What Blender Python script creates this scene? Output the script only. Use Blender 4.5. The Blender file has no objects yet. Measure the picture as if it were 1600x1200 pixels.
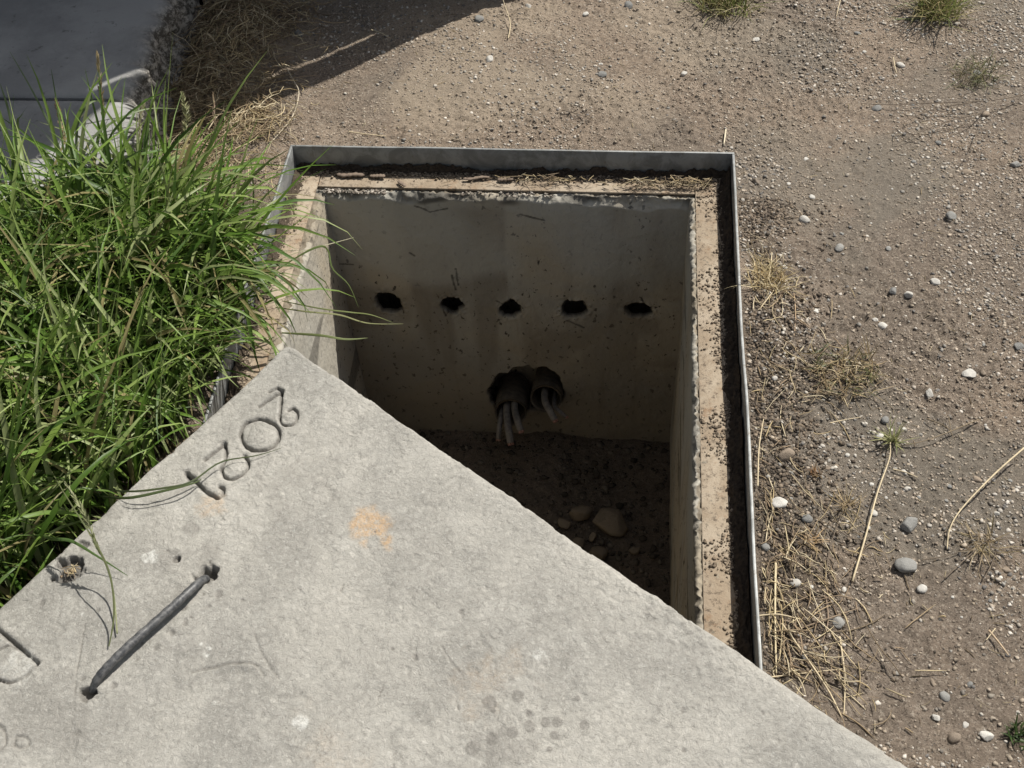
import bpy, math, random
import numpy as np
from mathutils import Matrix, Vector
rnd = random.Random(7); rng = np.random.default_rng(11)
S = bpy.context.scene
C = S.collection
# ---------------------------------------------------------------- camera
ROT = np.array([[0.99554166, 0.08363498, -0.04361179],
                [0.03450719, -0.75325573, -0.65682194],
                [-0.08778411, 0.65238869, -0.75278347]])      # rows: right, down, forward
CAM = np.array([0.65944694, -2.05025428, 1.75186533]); F = 1939.1
cd = bpy.data.cameras.new('camera'); cam = bpy.data.objects.new('camera', cd); C.objects.link(cam)
R3 = Matrix(((ROT[0][0], -ROT[1][0], -ROT[2][0]), (ROT[0][1], -ROT[1][1], -ROT[2][1]), (ROT[0][2], -ROT[1][2], -ROT[2][2])))
cam.matrix_world = Matrix.Translation(Vector(CAM)) @ R3.to_4x4()
cd.sensor_width = 36; cd.lens = 36 * F / 1600; cd.clip_end = 500; cd.clip_start = 0.05
S.camera = cam
# ---------------------------------------------------------------- light
SUN = Vector((0.50, 0.48, 1.0)).normalized()
SUN_EL = math.asin(SUN.z); SUN_AZ = math.atan2(SUN.x, SUN.y)
w = bpy.data.worlds.new('World'); S.world = w; w.use_nodes = True
nt = w.node_tree; bg = nt.nodes['Background']; sky = nt.nodes.new('ShaderNodeTexSky')
sky.sky_type = 'NISHITA'; sky.sun_disc = False; sky.sun_elevation = SUN_EL; sky.sun_rotation = SUN_AZ
sky.air_density = 1.0; sky.dust_density = 2.5; sky.ozone_density = 1.0
hs = nt.nodes.new('ShaderNodeHueSaturation'); hs.inputs['Saturation'].default_value = 0.48      # sky light muted so the shade turns less blue
nt.links.new(sky.outputs[0], hs.inputs['Color']); nt.links.new(hs.outputs[0], bg.inputs[0]); bg.inputs[1].default_value = 0.066
sl = bpy.data.lights.new('sun', 'SUN'); sl.energy = 4.4; sl.angle = math.radians(0.5); sl.color = (1.0, 0.955, 0.88)
so = bpy.data.objects.new('sun', sl); C.objects.link(so); so.rotation_euler = SUN.to_track_quat('Z', 'Y').to_euler()
S.view_settings.view_transform = 'Standard'; S.view_settings.look = 'None'
S.view_settings.exposure = 0.42; S.view_settings.gamma = 1.0
# ---------------------------------------------------------------- helpers
def up(px, py, v, axis=2):
    """point of the photograph carried onto the world plane axis = v"""
    d = ROT.T @ np.array([(px - 800) / F, (py - 600) / F, 1.0])
    return CAM + d * (v - CAM[axis]) / d[axis]
def hash2(i, j, s):
    n = (i * 374761393 + j * 668265263 + s * 2147483647 + 12345) & 0xffffffff
    n = ((n ^ (n >> 13)) * 1274126177) & 0xffffffff
    return ((n ^ (n >> 16)) & 0xffff) / 65535.0
def vnoise(x, y, s=0):
    x = np.asarray(x, float); y = np.asarray(y, float)
    i = np.floor(x).astype(np.int64); j = np.floor(y).astype(np.int64)
    fx = x - i; fy = y - j; fx = fx * fx * (3 - 2 * fx); fy = fy * fy * (3 - 2 * fy)
    a = hash2(i, j, s); b = hash2(i + 1, j, s); c = hash2(i, j + 1, s); d = hash2(i + 1, j + 1, s)
    return (a + (b - a) * fx + (c - a) * fy + (a - b - c + d) * fx * fy) * 2 - 1
def fbm(x, y, s=0, o=4, g=0.5):
    r = 0; a = 1.0
    for k in range(o):
        r = r + a * vnoise(x * 2 ** k + 17.3 * k, y * 2 ** k - 9.1 * k, s + k); a *= g
    return r
def sstep(a, b, x):
    t = np.clip((x - a) / (b - a), 0, 1); return t * t * (3 - 2 * t)
def mesh_np(name, V, Q, mat=None, smooth=True, col=None):
    """mesh from arrays: V (n,3), Q (m,k) with equal k"""
    V = np.ascontiguousarray(V, dtype=np.float32); Q = np.ascontiguousarray(Q, dtype=np.int32); k = Q.shape[1]
    me = bpy.data.meshes.new(name)
    me.vertices.add(len(V)); me.vertices.foreach_set('co', V.ravel())
    me.loops.add(Q.size); me.loops.foreach_set('vertex_index', Q.ravel())
    me.polygons.add(len(Q)); me.polygons.foreach_set('loop_start', np.arange(0, Q.size, k, dtype=np.int32))
    if smooth: me.polygons.foreach_set('use_smooth', np.ones(len(Q), dtype=bool))
    me.update(calc_edges=True)
    if col is not None:
        at = me.color_attributes.new('tint', 'FLOAT_COLOR', 'POINT')
        c4 = np.ones((len(V), 4), dtype=np.float32); c4[:, :col.shape[1]] = col
        at.data.foreach_set('color', c4.ravel())
    if mat: me.materials.append(mat)
    return me
def link(name, me, parent=None):
    o = bpy.data.objects.new(name, me); C.objects.link(o)
    if parent: o.parent = parent
    return o
def empty(name, loc=(0, 0, 0)):
    o = bpy.data.objects.new(name, None); C.objects.link(o); o.location = loc; o.empty_display_size = 0.05
    bpy.context.view_layer.update()
    return o
def tag(o, label=None, cat=None, group=None, kind=None):
    if label: o['label'] = label
    if cat: o['category'] = cat
    if group: o['group'] = group
    if kind: o['kind'] = kind
    return o
def child(o, parent):
    o.parent = parent; o.location = Vector(o.location) - parent.location
    return o
def gridq(n, m):
    """quads of an n x m vertex grid (row major, n rows)"""
    i = np.arange(n - 1)[:, None] * m + np.arange(m - 1)[None, :]
    i = i.ravel(); return np.stack([i, i + 1, i + m + 1, i + m], 1)
def seg_dist(x, y, pts):
    d = np.full(np.shape(x), 9.0)
    for (ax, ay), (bx, by) in zip(pts[:-1], pts[1:]):
        ux, uy = bx - ax, by - ay; L = ux * ux + uy * uy + 1e-12
        t = np.clip(((x - ax) * ux + (y - ay) * uy) / L, 0, 1)
        d = np.minimum(d, np.hypot(x - ax - t * ux, y - ay - t * uy))
    return d
def tube(path, rad, n=10, cap=True):
    P = np.array(path, float); m = len(P); rad = np.broadcast_to(rad, (m,))
    T = np.gradient(P, axis=0); T /= np.linalg.norm(T, axis=1)[:, None]
    ref = np.array([0.13, 0.27, 0.95]); V = []
    for p, t, r in zip(P, T, rad):
        a = np.cross(t, ref); a /= np.linalg.norm(a); b = np.cross(t, a)
        ang = np.arange(n) * 2 * math.pi / n
        V.append(p + r * (np.cos(ang)[:, None] * a + np.sin(ang)[:, None] * b))
    V = np.concatenate(V); Q = []
    for i in range(m - 1):
        for j in range(n):
            Q.append((i * n + j, i * n + (j + 1) % n, (i + 1) * n + (j + 1) % n, (i + 1) * n + j))
    if cap:
        c0, c1 = len(V), len(V) + 1; V = np.vstack([V, P[:1], P[-1:]])
        for j in range(0, n, 2):
            Q.append((c0, (j + 2) % n, (j + 1) % n, j))
            b = (m - 1) * n; Q.append((c1, b + j, b + (j + 1) % n, b + (j + 2) % n))
    return V, np.array(Q)
def merge(parts):
    V = []; Q = []; k = 0
    for v, q in parts: V.append(v); Q.append(np.asarray(q) + k); k += len(v)
    return np.vstack(V), np.vstack(Q)
def smooth_path(pts, n=24):
    P = np.array(pts, float); t = np.linspace(0, len(P) - 1, n); out = []
    for x in t:
        i = min(int(x), len(P) - 2); f = x - i
        p0 = P[max(i - 1, 0)]; p1 = P[i]; p2 = P[i + 1]; p3 = P[min(i + 2, len(P) - 1)]
        out.append(0.5 * (2 * p1 + (p2 - p0) * f + (2 * p0 - 5 * p1 + 4 * p2 - p3) * f * f + (3 * p1 - p0 - 3 * p2 + p3) * f ** 3))
    return np.array(out)
# ---------------------------------------------------------------- materials
class M:
    def __init__(s, name, rough=0.9, spec=0.3):
        s.m = bpy.data.materials.new(name); s.m.use_nodes = True; s.t = s.m.node_tree
        s.b = s.t.nodes['Principled BSDF']; s.b.inputs['Roughness'].default_value = rough
        s.b.inputs['Specular IOR Level'].default_value = spec
        s.co = s.n('ShaderNodeTexCoord').outputs['Object']; s.h = None
    def n(s, ty, **k):
        n = s.t.nodes.new(ty)
        for a, b in k.items(): setattr(n, a, b)
        return n
    def l(s, a, b): s.t.links.new(a, b)
    def vec(s, scale):
        n = s.n('ShaderNodeMapping'); n.inputs['Scale'].default_value = scale; s.l(s.co, n.inputs[0]); return n.outputs[0]
    def noise(s, sc, det=6, ro=0.6, dist=0, vec=None):
        n = s.n('ShaderNodeTexNoise'); n.inputs['Scale'].default_value = sc; n.inputs['Detail'].default_value = det
        n.inputs['Roughness'].default_value = ro; n.inputs['Distortion'].default_value = dist
        s.l(vec or s.co, n.inputs['Vector']); return n.outputs['Fac']
    def vor(s, sc, feat='F1', vec=None):
        n = s.n('ShaderNodeTexVoronoi', feature=feat); n.inputs['Scale'].default_value = sc; s.l(vec or s.co, n.inputs['Vector']); return n.outputs['Distance']
    def ramp(s, f, lo, hi, a=0.0, b=1.0):
        n = s.n('ShaderNodeMapRange'); n.interpolation_type = 'SMOOTHSTEP'
        for i, v in enumerate((lo, hi, a, b)): n.inputs[i + 1].default_value = v
        s.l(f, n.inputs[0]); return n.outputs[0]
    def mix(s, f, a, b, mode='MIX'):
        n = s.n('ShaderNodeMix', data_type='RGBA', blend_type=mode)
        for i, v in ((0, f), (6, a), (7, b)):
            if isinstance(v, (int, float)): n.inputs[i].default_value = v
            elif isinstance(v, tuple): n.inputs[i].default_value = (*v, 1)
            else: s.l(v, n.inputs[i])
        return n.outputs[2]
    def math(s, op, a, b):
        n = s.n('ShaderNodeMath', operation=op)
        for i, v in enumerate((a, b)):
            if isinstance(v, (int, float)): n.inputs[i].default_value = v
            else: s.l(v, n.inputs[i])
        return n.outputs[0]
    def attr(s, name='tint'):
        n = s.n('ShaderNodeVertexColor', layer_name=name); return n.outputs['Color']
    def sep(s, c):
        n = s.n('ShaderNodeSeparateColor'); s.l(c, n.inputs[0]); return n.outputs
    def bump(s, f, dist, strength=1.0):
        n = s.n('ShaderNodeBump'); n.inputs['Distance'].default_value = dist; n.inputs['Strength'].default_value = strength
        s.l(f, n.inputs['Height'])
        if s.h: s.l(s.h, n.inputs['Normal'])
        s.h = n.outputs[0]; return s
    def done(s, col):
        if isinstance(col, tuple): s.b.inputs['Base Color'].default_value = (*col, 1)
        else: s.l(col, s.b.inputs['Base Color'])
        if s.h: s.l(s.h, s.b.inputs['Normal'])
        return s.m

def mat_ground():
    m = M('bare_dirt', 0.95, 0.15)
    c = m.mix(m.ramp(m.noise(2.3, 5, 0.6, 0.4), .40, .62), (.350, .275, .208), (.252, .206, .163))
    c = m.mix(m.ramp(m.noise(9, 6, .65), .5, .72, 0, .55), c, (.45, .365, .285))
    c = m.mix(m.ramp(m.noise(60, 4, .7), .50, .68, 0, .55), c, (.105, .085, .068))
    c = m.mix(m.ramp(m.noise(150, 4, .8), .53, .62, 0, .8), c, (.50, .43, .35))
    c = m.mix(m.ramp(m.noise(190, 4, .8), .54, .62, 0, .8), c, (.085, .068, .055))
    s = m.sep(m.attr())
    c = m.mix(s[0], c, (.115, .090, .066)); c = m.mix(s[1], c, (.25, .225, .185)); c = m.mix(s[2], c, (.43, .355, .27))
    m.bump(m.noise(34, 8, .75), .018, .6).bump(m.noise(140, 6, .85), .008, 1.0)
    return m.done(c)
def mat_lid():
    m = M('cast_concrete', 0.88, 0.25)
    c = m.mix(m.ramp(m.noise(3.2, 6, .62, .5), .36, .66), (.46, .442, .397), (.315, .304, .275))
    c = m.mix(m.ramp(m.noise(14, 6, .7, .8), .45, .72, 0, .5), c, (.515, .50, .455))
    c = m.mix(m.ramp(m.noise(22, 7, .74, 1.2), .52, .66, 0, .5), c, (.25, .243, .22))
    c = m.mix(m.ramp(m.noise(105, 4, .8, 1.2), .52, .66, 0, .5), c, (.215, .207, .185))
    c = m.mix(m.ramp(m.noise(190, 3, .8), .52, .66, 0, .45), c, (.53, .52, .48))
    s = m.sep(m.attr())
    no = m.ramp(m.noise(90, 5, .8), .38, .60)
    c = m.mix(m.math('MULTIPLY', s[0], m.ramp(m.noise(85, 6, .85), .40, .58, .15, 1)), c, (.56, .37, .20))
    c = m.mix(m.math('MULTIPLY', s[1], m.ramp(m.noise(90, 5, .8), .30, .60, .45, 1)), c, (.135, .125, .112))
    c = m.mix(m.math('MULTIPLY', s[2], no), c, (.66, .66, .62))
    m.bump(m.noise(30, 8, .72, .8), .008, .45).bump(m.noise(100, 6, .82, .8), .0062, .85)
    return m.done(c)
def mat_pit():
    m = M('old_pit_concrete', 0.85, 0.25)
    c = m.mix(m.ramp(m.noise(3.0, 5, .6, .5), .40, .64), (.42, .365, .275), (.37, .35, .30))
    st = m.noise(9, 5, .6, 1.0, m.vec((1, 1, .14)))
    c = m.mix(m.ramp(st, .54, .72, 0, .5), c, (.19, .145, .10))
    c = m.mix(m.ramp(m.noise(22, 6, .7), .52, .75, 0, .4), c, (.46, .435, .375))
    sp = m.ramp(m.noise(70, 3, .6, 0, m.vec((1, 1, .75))), .61, .665)
    c = m.mix(m.math('MULTIPLY', sp, .92), c, (.035, .030, .026))
    c = m.mix(m.ramp(m.noise(160, 3, .6), .64, .74, 0, .5), c, (.06, .05, .04))
    s = m.sep(m.attr())
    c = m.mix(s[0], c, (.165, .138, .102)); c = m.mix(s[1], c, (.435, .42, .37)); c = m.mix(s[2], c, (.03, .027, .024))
    m.bump(m.noise(75, 2, .5, 0, m.vec((1, 1, .75))), -.004, .5).bump(m.noise(50, 6, .7), .004, .5)
    return m.done(c)
def mat_slab():
    m = M('pavement_concrete', 0.9, 0.25)
    c = m.mix(m.ramp(m.noise(4, 6, .65), .4, .62), (.34, .34, .33), (.25, .25, .245))
    c = m.mix(m.ramp(m.noise(40, 4, .7), .60, .70, 0, .6), c, (.10, .095, .09))
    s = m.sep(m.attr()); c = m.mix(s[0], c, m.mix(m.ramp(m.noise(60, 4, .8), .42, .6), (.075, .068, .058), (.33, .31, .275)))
    m.bump(m.noise(60, 6, .7), .004, .6)
    return m.done(c)
def mat_steel():
    m = M('galvanised_steel', 0.55, 0.5)
    m.b.inputs['Metallic'].default_value = 0.35
    c = m.mix(m.ramp(m.noise(18, 6, .7, 1), .38, .62), (.30, .31, .305), (.19, .195, .19))
    c = m.mix(m.ramp(m.noise(40, 6, .75, 0, m.vec((1, 1, .4))), .56, .70, 0, .7), c, (.145, .12, .09))
    m.bump(m.noise(90, 5, .7), .001, .5)
    return m.done(c)
def mat_flange():
    m = M('dusty_rusted_flange', 0.85, 0.2)
    c = m.mix(m.ramp(m.noise(9, 6, .7, 1), .38, .60), (.375, .315, .24), (.29, .23, .165))
    c = m.mix(m.ramp(m.noise(30, 6, .75), .52, .70, 0, .75), c, (.23, .145, .085))
    c = m.mix(m.ramp(m.noise(95, 5, .8), .52, .62, 0, .8), c, (.10, .078, .058))
    m.bump(m.noise(120, 6, .75), .0025, .7)
    return m.done(c)
def mat_tint(name, rough=.9, spec=.2, var=.25, sc=90, bump=.0015):
    m = M(name, rough, spec)
    c = m.mix(m.ramp(m.noise(sc, 4, .7), .40, .62, 0, var), m.attr(), (.06, .052, .045))
    m.bump(m.noise(sc * 1.6, 4, .7), bump, .6)
    return m.done(c)
def mat_leaf():
    m = M('grass_leaf', 0.45, 0.3)
    a = m.attr(); c = m.mix(m.ramp(m.noise(30, 3, .6), .4, .7, 0, .3), a, (.13, .145, .045))
    m.done(c)
    tr = m.n('ShaderNodeBsdfTranslucent'); m.l(c, tr.inputs['Color'])
    mx = m.n('ShaderNodeMixShader'); mx.inputs[0].default_value = .30
    out = m.t.nodes['Material Output']; m.l(m.b.outputs[0], mx.inputs[1]); m.l(tr.outputs[0], mx.inputs[2]); m.l(mx.outputs[0], out.inputs[0])
    return m.m
def mat_stone(name, c1, c2):
    m = M(name, 0.8, 0.3)
    oi = m.n('ShaderNodeObjectInfo').outputs['Random']
    c = m.mix(oi, c1, c2)
    c = m.mix(m.ramp(m.noise(1.6, 4, .6), .45, .7, 0, .5), c, tuple(x * .62 for x in c1))
    c = m.mix(m.ramp(m.noise(9, 4, .8), .55, .7, 0, .4), c, (.30, .25, .20))
    m.bump(m.noise(8, 5, .7), .05, .35)
    return m.done(c)
def mat_plain(name, col, col2, rough=.6, sc=60, spec=.3):
    m = M(name, rough, spec)
    c = m.mix(m.ramp(m.noise(sc, 5, .75, .5), .40, .64), col, col2)
    m.bump(m.noise(sc * 2, 5, .7), .0008, .5)
    return m.done(c)
G_ = mat_ground(); LIDM = mat_lid(); PITM = mat_pit(); SLABM = mat_slab(); STEEL = mat_steel(); FLANGE = mat_flange()
GRIT = mat_tint('grit_stone'); STRAW = mat_tint('dry_straw', .7, .3, .25, 60, .0008); LEAF = mat_leaf()
PALE = mat_stone('pale_pebble', (.58, .56, .51), (.44, .42, .38)); GREY = mat_stone('grey_pebble', (.30, .295, .275), (.19, .19, .182))
SHADED_SOIL = mat_plain('channel_soil', (.060, .046, .034), (.026, .020, .016), .95, 150, .1)  # near-black soil, the shadow of the plates put into its colour
PITSTONE = mat_stone('floor_stone', (.25, .20, .14), (.19, .15, .105))  # brown stone, darker than the brown pebbles outside
BROWN = mat_stone('brown_pebble', (.30, .24, .18), (.20, .165, .13))
REBAR = mat_plain('weathered_bar', (.045, .047, .05), (.12, .12, .118), .45, 130, .5)
RUBBER = mat_plain('dusty_cable_sheath', (.20, .178, .155), (.115, .105, .095), .7, 50)
DUCT = mat_plain('dusty_duct_plastic', (.15, .122, .09), (.08, .068, .052), .8, 40)
COPPER = mat_plain('cut_copper', (.50, .30, .24), (.26, .08, .06), .4, 300, .6)
WOODM = mat_plain('grey_wood', (.22, .17, .13), (.12, .09, .07), .85, 50)
BLOCKERM = mat_plain('blocker_sheet', (.20, .22, .23), (.15, .16, .17), .5, 6)  # surface of the unseen sheet added to cast shade

# ---------------------------------------------------------------- dimensions (metres)
W_, L_, D_ = .797, 1.26, .823              # pit opening and depth
m_, ZF = .0817, .068                       # frame margin and frame top
GZ = .057                                  # ground level at the frame
X0, X1, Y1, Y0 = -m_, W_ + m_ + .003, m_, -L_ - m_
# raised slabs, top left
SZ = .232
# lid: corner and the two edge directions (rests on the frame)
ZL = .141
LC = up(450, 537, ZL); LU = up(1430, 1200, ZL) - LC; LU /= np.linalg.norm(LU); LV = up(0, 945, ZL) - LC; LV /= np.linalg.norm(LV)
LW, LH = 1.43, .965
MI = np.linalg.inv(np.array([[LU[0], LV[0]], [LU[1], LV[1]]]))
def lid_uv(x, y):
    return MI[0, 0] * (x - LC[0]) + MI[0, 1] * (y - LC[1]), MI[1, 0] * (x - LC[0]) + MI[1, 1] * (y - LC[1])
def px_uv(px, py):
    p = up(px, py, ZL); return lid_uv(p[0], p[1])
def in_lid(x, y, mg=0.0):
    u, v = lid_uv(x, y); return (u > -mg) & (v > -mg) & (u < LW + mg) & (v < LH + mg)

# ================================================================ GROUND
def ground_z(x, y):
    z = GZ + .0045 * fbm(x * 3.1, y * 3.1, 3, 4) + .0016 * fbm(x * 28, y * 28, 5, 3)
    rough = sstep(-.2, .5, fbm(x * 2.2, y * 2.2, 9, 3))
    z = z + (.0007 + .0031 * rough) * fbm(x * 95, y * 95, 12, 2, .6) + .0022 * sstep(.1, .9, fbm(x * 42, y * 42, 13, 2))
    d = np.maximum(np.maximum(X0 - x, x - X1), np.maximum(y - Y1, Y0 - y))
    k = sstep(0, .05, d)
    z = z * k + (GZ - .002 + .0015 * fbm(x * 40, y * 40, 2, 3)) * (1 - k)
    # humus heaped beside the right plate, and under the straw pile at the top left
    z = z + .010 * np.exp(-((x - X1 - .07) / .05) ** 2) * sstep(.0, -.3, y) * (.5 + .5 * fbm(x * 9, y * 9, 4, 2))
    z = z + .05 * np.exp(-(((x + .30) / .14) ** 2 + ((y - .48) / .25) ** 2)) * (1 + .3 * fbm(x * 20, y * 20, 8, 3))
    for px, py, h, r in ((1310, 590, .014, .045), (1395, 685, .012, .035), (1240, 690, .008, .06), (1540, 860, .01, .04)):
        p = up(px, py, GZ); z = z + h * np.exp(-((x - p[0]) ** 2 + (y - p[1]) ** 2) / r ** 2)
    return z
def axis(a, b, st): return np.linspace(a, b, max(2, int(round((b - a) / st)) + 1))
xs = np.concatenate([axis(-1.25, X0, .0042)[:-1], axis(X0, X1, .0042)[:-1], axis(X1, 1.72, .0032)[:-1], axis(1.72, 1.85, .01)])
ys = np.concatenate([axis(-1.75, Y0, .01)[:-1], axis(Y0, Y1, .0036)[:-1], axis(Y1, .75, .0036)[:-1], axis(.75, 1.0, .01)])
XX, YY = np.meshgrid(xs, ys); ZZ = ground_z(XX, YY)
q = gridq(len(ys), len(xs))
cxm = XX.ravel()[q].mean(1); cym = YY.ravel()[q].mean(1)
keep = ~((cxm > X0) & (cxm < X1) & (cym > Y0) & (cym < Y1))
dark = np.exp(-((XX - X1 - .05) / .06) ** 2) * sstep(.02, -.15, YY) * sstep(-.5, .4, fbm(XX * 7, YY * 7, 21, 4)) * .75
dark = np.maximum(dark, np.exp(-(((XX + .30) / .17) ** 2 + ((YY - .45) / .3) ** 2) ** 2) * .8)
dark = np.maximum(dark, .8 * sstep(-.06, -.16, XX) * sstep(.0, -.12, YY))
for px, py, r, k in ((1310, 590, .06, .8), (1395, 700, .04, .5), (1545, 850, .06, .6), (1200, 600, .06, .7), (1590, 1150, .03, .9)):
    p = up(px, py, GZ); dark = np.maximum(dark, k * np.exp(-((XX - p[0]) ** 2 + (YY - p[1]) ** 2) / r ** 2) * sstep(-.8, .3, fbm(XX * 25, YY * 25, 31, 3)))
greyp = .6 * sstep(.15, .6, fbm(XX * 2.6 + 3, YY * 2.6, 41, 4)) * sstep(.6, 1.1, XX) + .55 * sstep(.1, .5, fbm(XX * 4 + 1, YY * 4, 44, 4)) * sstep(.2, .5, YY)
tan = .7 * sstep(.05, .22, YY) * sstep(-.35, .35, fbm(XX * 3.5, YY * 3.5, 46, 4)) * sstep(1.2, .7, XX)
colr = np.stack([dark.ravel(), greyp.ravel(), tan.ravel()], 1)
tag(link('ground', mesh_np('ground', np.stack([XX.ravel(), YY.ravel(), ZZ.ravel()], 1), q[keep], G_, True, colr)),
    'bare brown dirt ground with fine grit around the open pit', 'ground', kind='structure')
# the same ground carried on to the horizon
def ring(a, b, z0, z1):
    (ax0, ax1, ay0, ay1), (bx0, bx1, by0, by1) = a, b
    V = [(ax0, ay0, z0), (ax1, ay0, z0), (ax1, ay1, z0), (ax0, ay1, z0), (bx0, by0, z1), (bx1, by0, z1), (bx1, by1, z1), (bx0, by1, z1)]
    return np.array(V, float), np.array([(0, 4, 5, 1), (1, 5, 6, 2), (2, 6, 7, 3), (3, 7, 4, 0)])
V, Q = merge([ring((-1.24, 1.84, -1.74, .99), (-6, 7, -7, 6), GZ - .006, GZ - .02), ring((-6, 7, -7, 6), (-200, 200, -200, 200), GZ - .02, GZ - .02)])
tag(link('terrain', mesh_np('terrain', V, Q, G_, False, np.zeros((len(V), 3)))), 'flat dirt ground running on to the horizon', 'terrain', kind='structure')

# ================================================================ RAISED SLABS (top left)
def raised_slab(name, outline_px, label, seed, extra, skew=0.0):
    """outline_px: visible right-hand edge in the photograph (top to bottom), extra: world points closing the shape"""
    R = [up(px, py, SZ)[:2] for px, py in outline_px]
    R = smooth_path([(a, b, 0) for a, b in R], 90)[:, :2]; R0 = R.copy()
    R[:, 0] += .010 * fbm(np.arange(90) * .35, np.zeros(90), seed, 3)
    xl = extra; n = len(R); nx = 70
    t = np.linspace(0, 1, nx) ** .6
    TX = xl + (R[:, 0][:, None] - xl) * t[None, :]; TY = np.repeat(R[:, 1][:, None], nx, 1)
    de = (R[:, 0][:, None] - TX)
    TY = TY - skew * (xl * -1 + R0[:, 0][:, None]) * (1 - t[None, :]) * np.linspace(0, 1, n)[:, None] ** .7
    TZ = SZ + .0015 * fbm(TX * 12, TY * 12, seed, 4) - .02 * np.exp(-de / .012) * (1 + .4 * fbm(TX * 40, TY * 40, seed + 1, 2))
    end = np.minimum(np.abs(TY - TY[0]), np.abs(TY - TY[-1])); TZ -= .008 * np.exp(-end / .006)
    rows = [np.stack([TX, TY, TZ], 2)]
    # rough side, aggregate showing
    k = 16; s = np.linspace(0, 1, k)[None, 1:]
    SX = R[:, 0][:, None] + .02 * s + .016 * fbm(R[:, 1][:, None] * 26, s * 6 + seed, seed + 5, 4)
    SY = np.repeat(R[:, 1][:, None], k - 1, 1) + 0 * s
    zb = GZ - .03; z0 = TZ[:, -1][:, None]
    SZZ = z0 + (zb - z0) * s
    rows.append(np.stack([SX, SY, SZZ], 2))
    P = np.concatenate(rows, 1); nn = P.shape[1]
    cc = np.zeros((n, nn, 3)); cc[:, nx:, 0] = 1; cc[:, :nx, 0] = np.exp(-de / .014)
    q = gridq(n, nn)[:, ::-1]
    V = P.reshape(-1, 3); col = cc.reshape(-1, 3)
    # end faces
    parts = [(V, q)]
    for row in (0, n - 1):
        top = P[row]; bot = top.copy(); bot[:, 2] = zb
        parts.append((np.vstack([top, bot]), gridq(2, nn)))
    Vm, Qm = merge(parts); col = np.vstack([col] + [np.full((2 * nn, 3), .0)] * 2)
    return tag(link(name, mesh_np(name, Vm, Qm, SLABM, True, col)), label, 'pavement', kind='structure')
raised_slab('pavement', [(285, -60), (266, 0), (240, 60), (222, 110), (205, 150)], 'raised grey concrete pavement slab in shade at the top left corner', 3, -2.2)
BA = up(205, 232, SZ); BB = up(40, 300, SZ); BSK = (BA[1] - BB[1]) / (BA[0] - BB[0])
raised_slab('pavement', [(207, 155), (214, 175), (212, 205), (205, 232)], 'lower section of raised concrete pavement with a sunlit broken edge behind the grass', 8, -1.4, BSK)

# ================================================================ PIT
pit = tag(empty('cable_pit', (W_ / 2, -L_ / 2, -D_)), 'open rectangular concrete cable pit with stained walls under the shifted slab', 'pit')
holes = [(.102, -.335, .031, .034, 1), (.255, -.338, .028, .029, 2), (.394, -.345, .031, .030, 3), (.542, -.338, .033, .032, 4), (.697, -.332, .033, .024, 5)]
def far_disp(x, z):
    d = .0012 * fbm(x * 22, z * 22, 51, 4)
    hm = np.zeros_like(x)
    for hx, hz, rx, rz, s in holes:
        ang = np.arctan2(z - hz, x - hx)
        r = np.hypot((x - hx) / rx, (z - hz) / rz) + .26 * vnoise(np.cos(ang) * 1.5 + s * 7, np.sin(ang) * 1.5, s) + .10 * fbm(x * 110, z * 110, s + 60, 2)
        hm = np.maximum(hm, 1 - sstep(.86, 1.06, r)); d = d + .003 * np.exp(-((r - 1.15) / .25) ** 2) * fbm(x * 150, z * 150, s + 3, 2)
    r1 = np.hypot((x - .378) / .056, (z + .660) / .085); r2 = np.hypot((x - .460) / .056, (z + .635) / .088)
    r3 = np.hypot((x - .42) / .060, (z + .625) / .078)
    r = np.minimum(np.minimum(r1, r2), r3) + .06 * fbm(x * 45, z * 45, 77, 3)
    hm = np.maximum(hm, 1 - sstep(.93, 1.05, r))
    d = d + .010 * hm
    # crumbled top edge, wider at the right and near the left end
    e = -z; br = .012 + .010 * fbm(x * 16, 0 * x + 3, 90, 4) + .010 * sstep(.62, .72, x) + .006 * sstep(.2, .05, x)
    d = d + np.clip(1 - e / np.maximum(br, .001), 0, 1) ** .7 * (.012 + .006 * fbm(x * 90, z * 90, 92, 3))
    return d, hm
def wall_sheet(path_len_in, length, disp, tintf, st=.0033, thick=.105):
    """inner face (s from the bottom up), then over the top; returns local (a, depth, z)"""
    a = axis(0, length, st); zz = axis(-D_ - .03, 0, st); tt = axis(0, thick, .004)[1:]
    A, Z = np.meshgrid(a, zz)
    d, h = disp(A, Z); Yv = d
    P1 = np.stack([A, Yv, Z], 2); c1 = tintf(A, Z, h)
    A2, T2 = np.meshgrid(a, tt)
    base = d[-1][None, :] * (1 - np.clip(T2 / .03, 0, 1))
    Z2 = -.0015 + .0032 * fbm(A2 * 110, T2 * 110, 33, 3)
    P2 = np.stack([A2, T2 + base, Z2 * np.clip(T2 / .004, 0, 1)], 2)
    A3 = np.stack([a, np.full_like(a, thick), np.full_like(a, -D_ - .03)], 1)[None]
    P = np.concatenate([P1, P2, A3], 0); n, m = P.shape[:2]
    c = np.concatenate([c1, np.stack([0.75 + .25 * fbm(A2 * 40, T2 * 40, 35, 2), 0 * A2, .35 * sstep(.2, .8, fbm(A2 * 90, T2 * 90, 36, 2))], 2), np.zeros((1, m, 3))], 0)
    return P.reshape(-1, 3), gridq(n, m), c.reshape(-1, 3)
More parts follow.
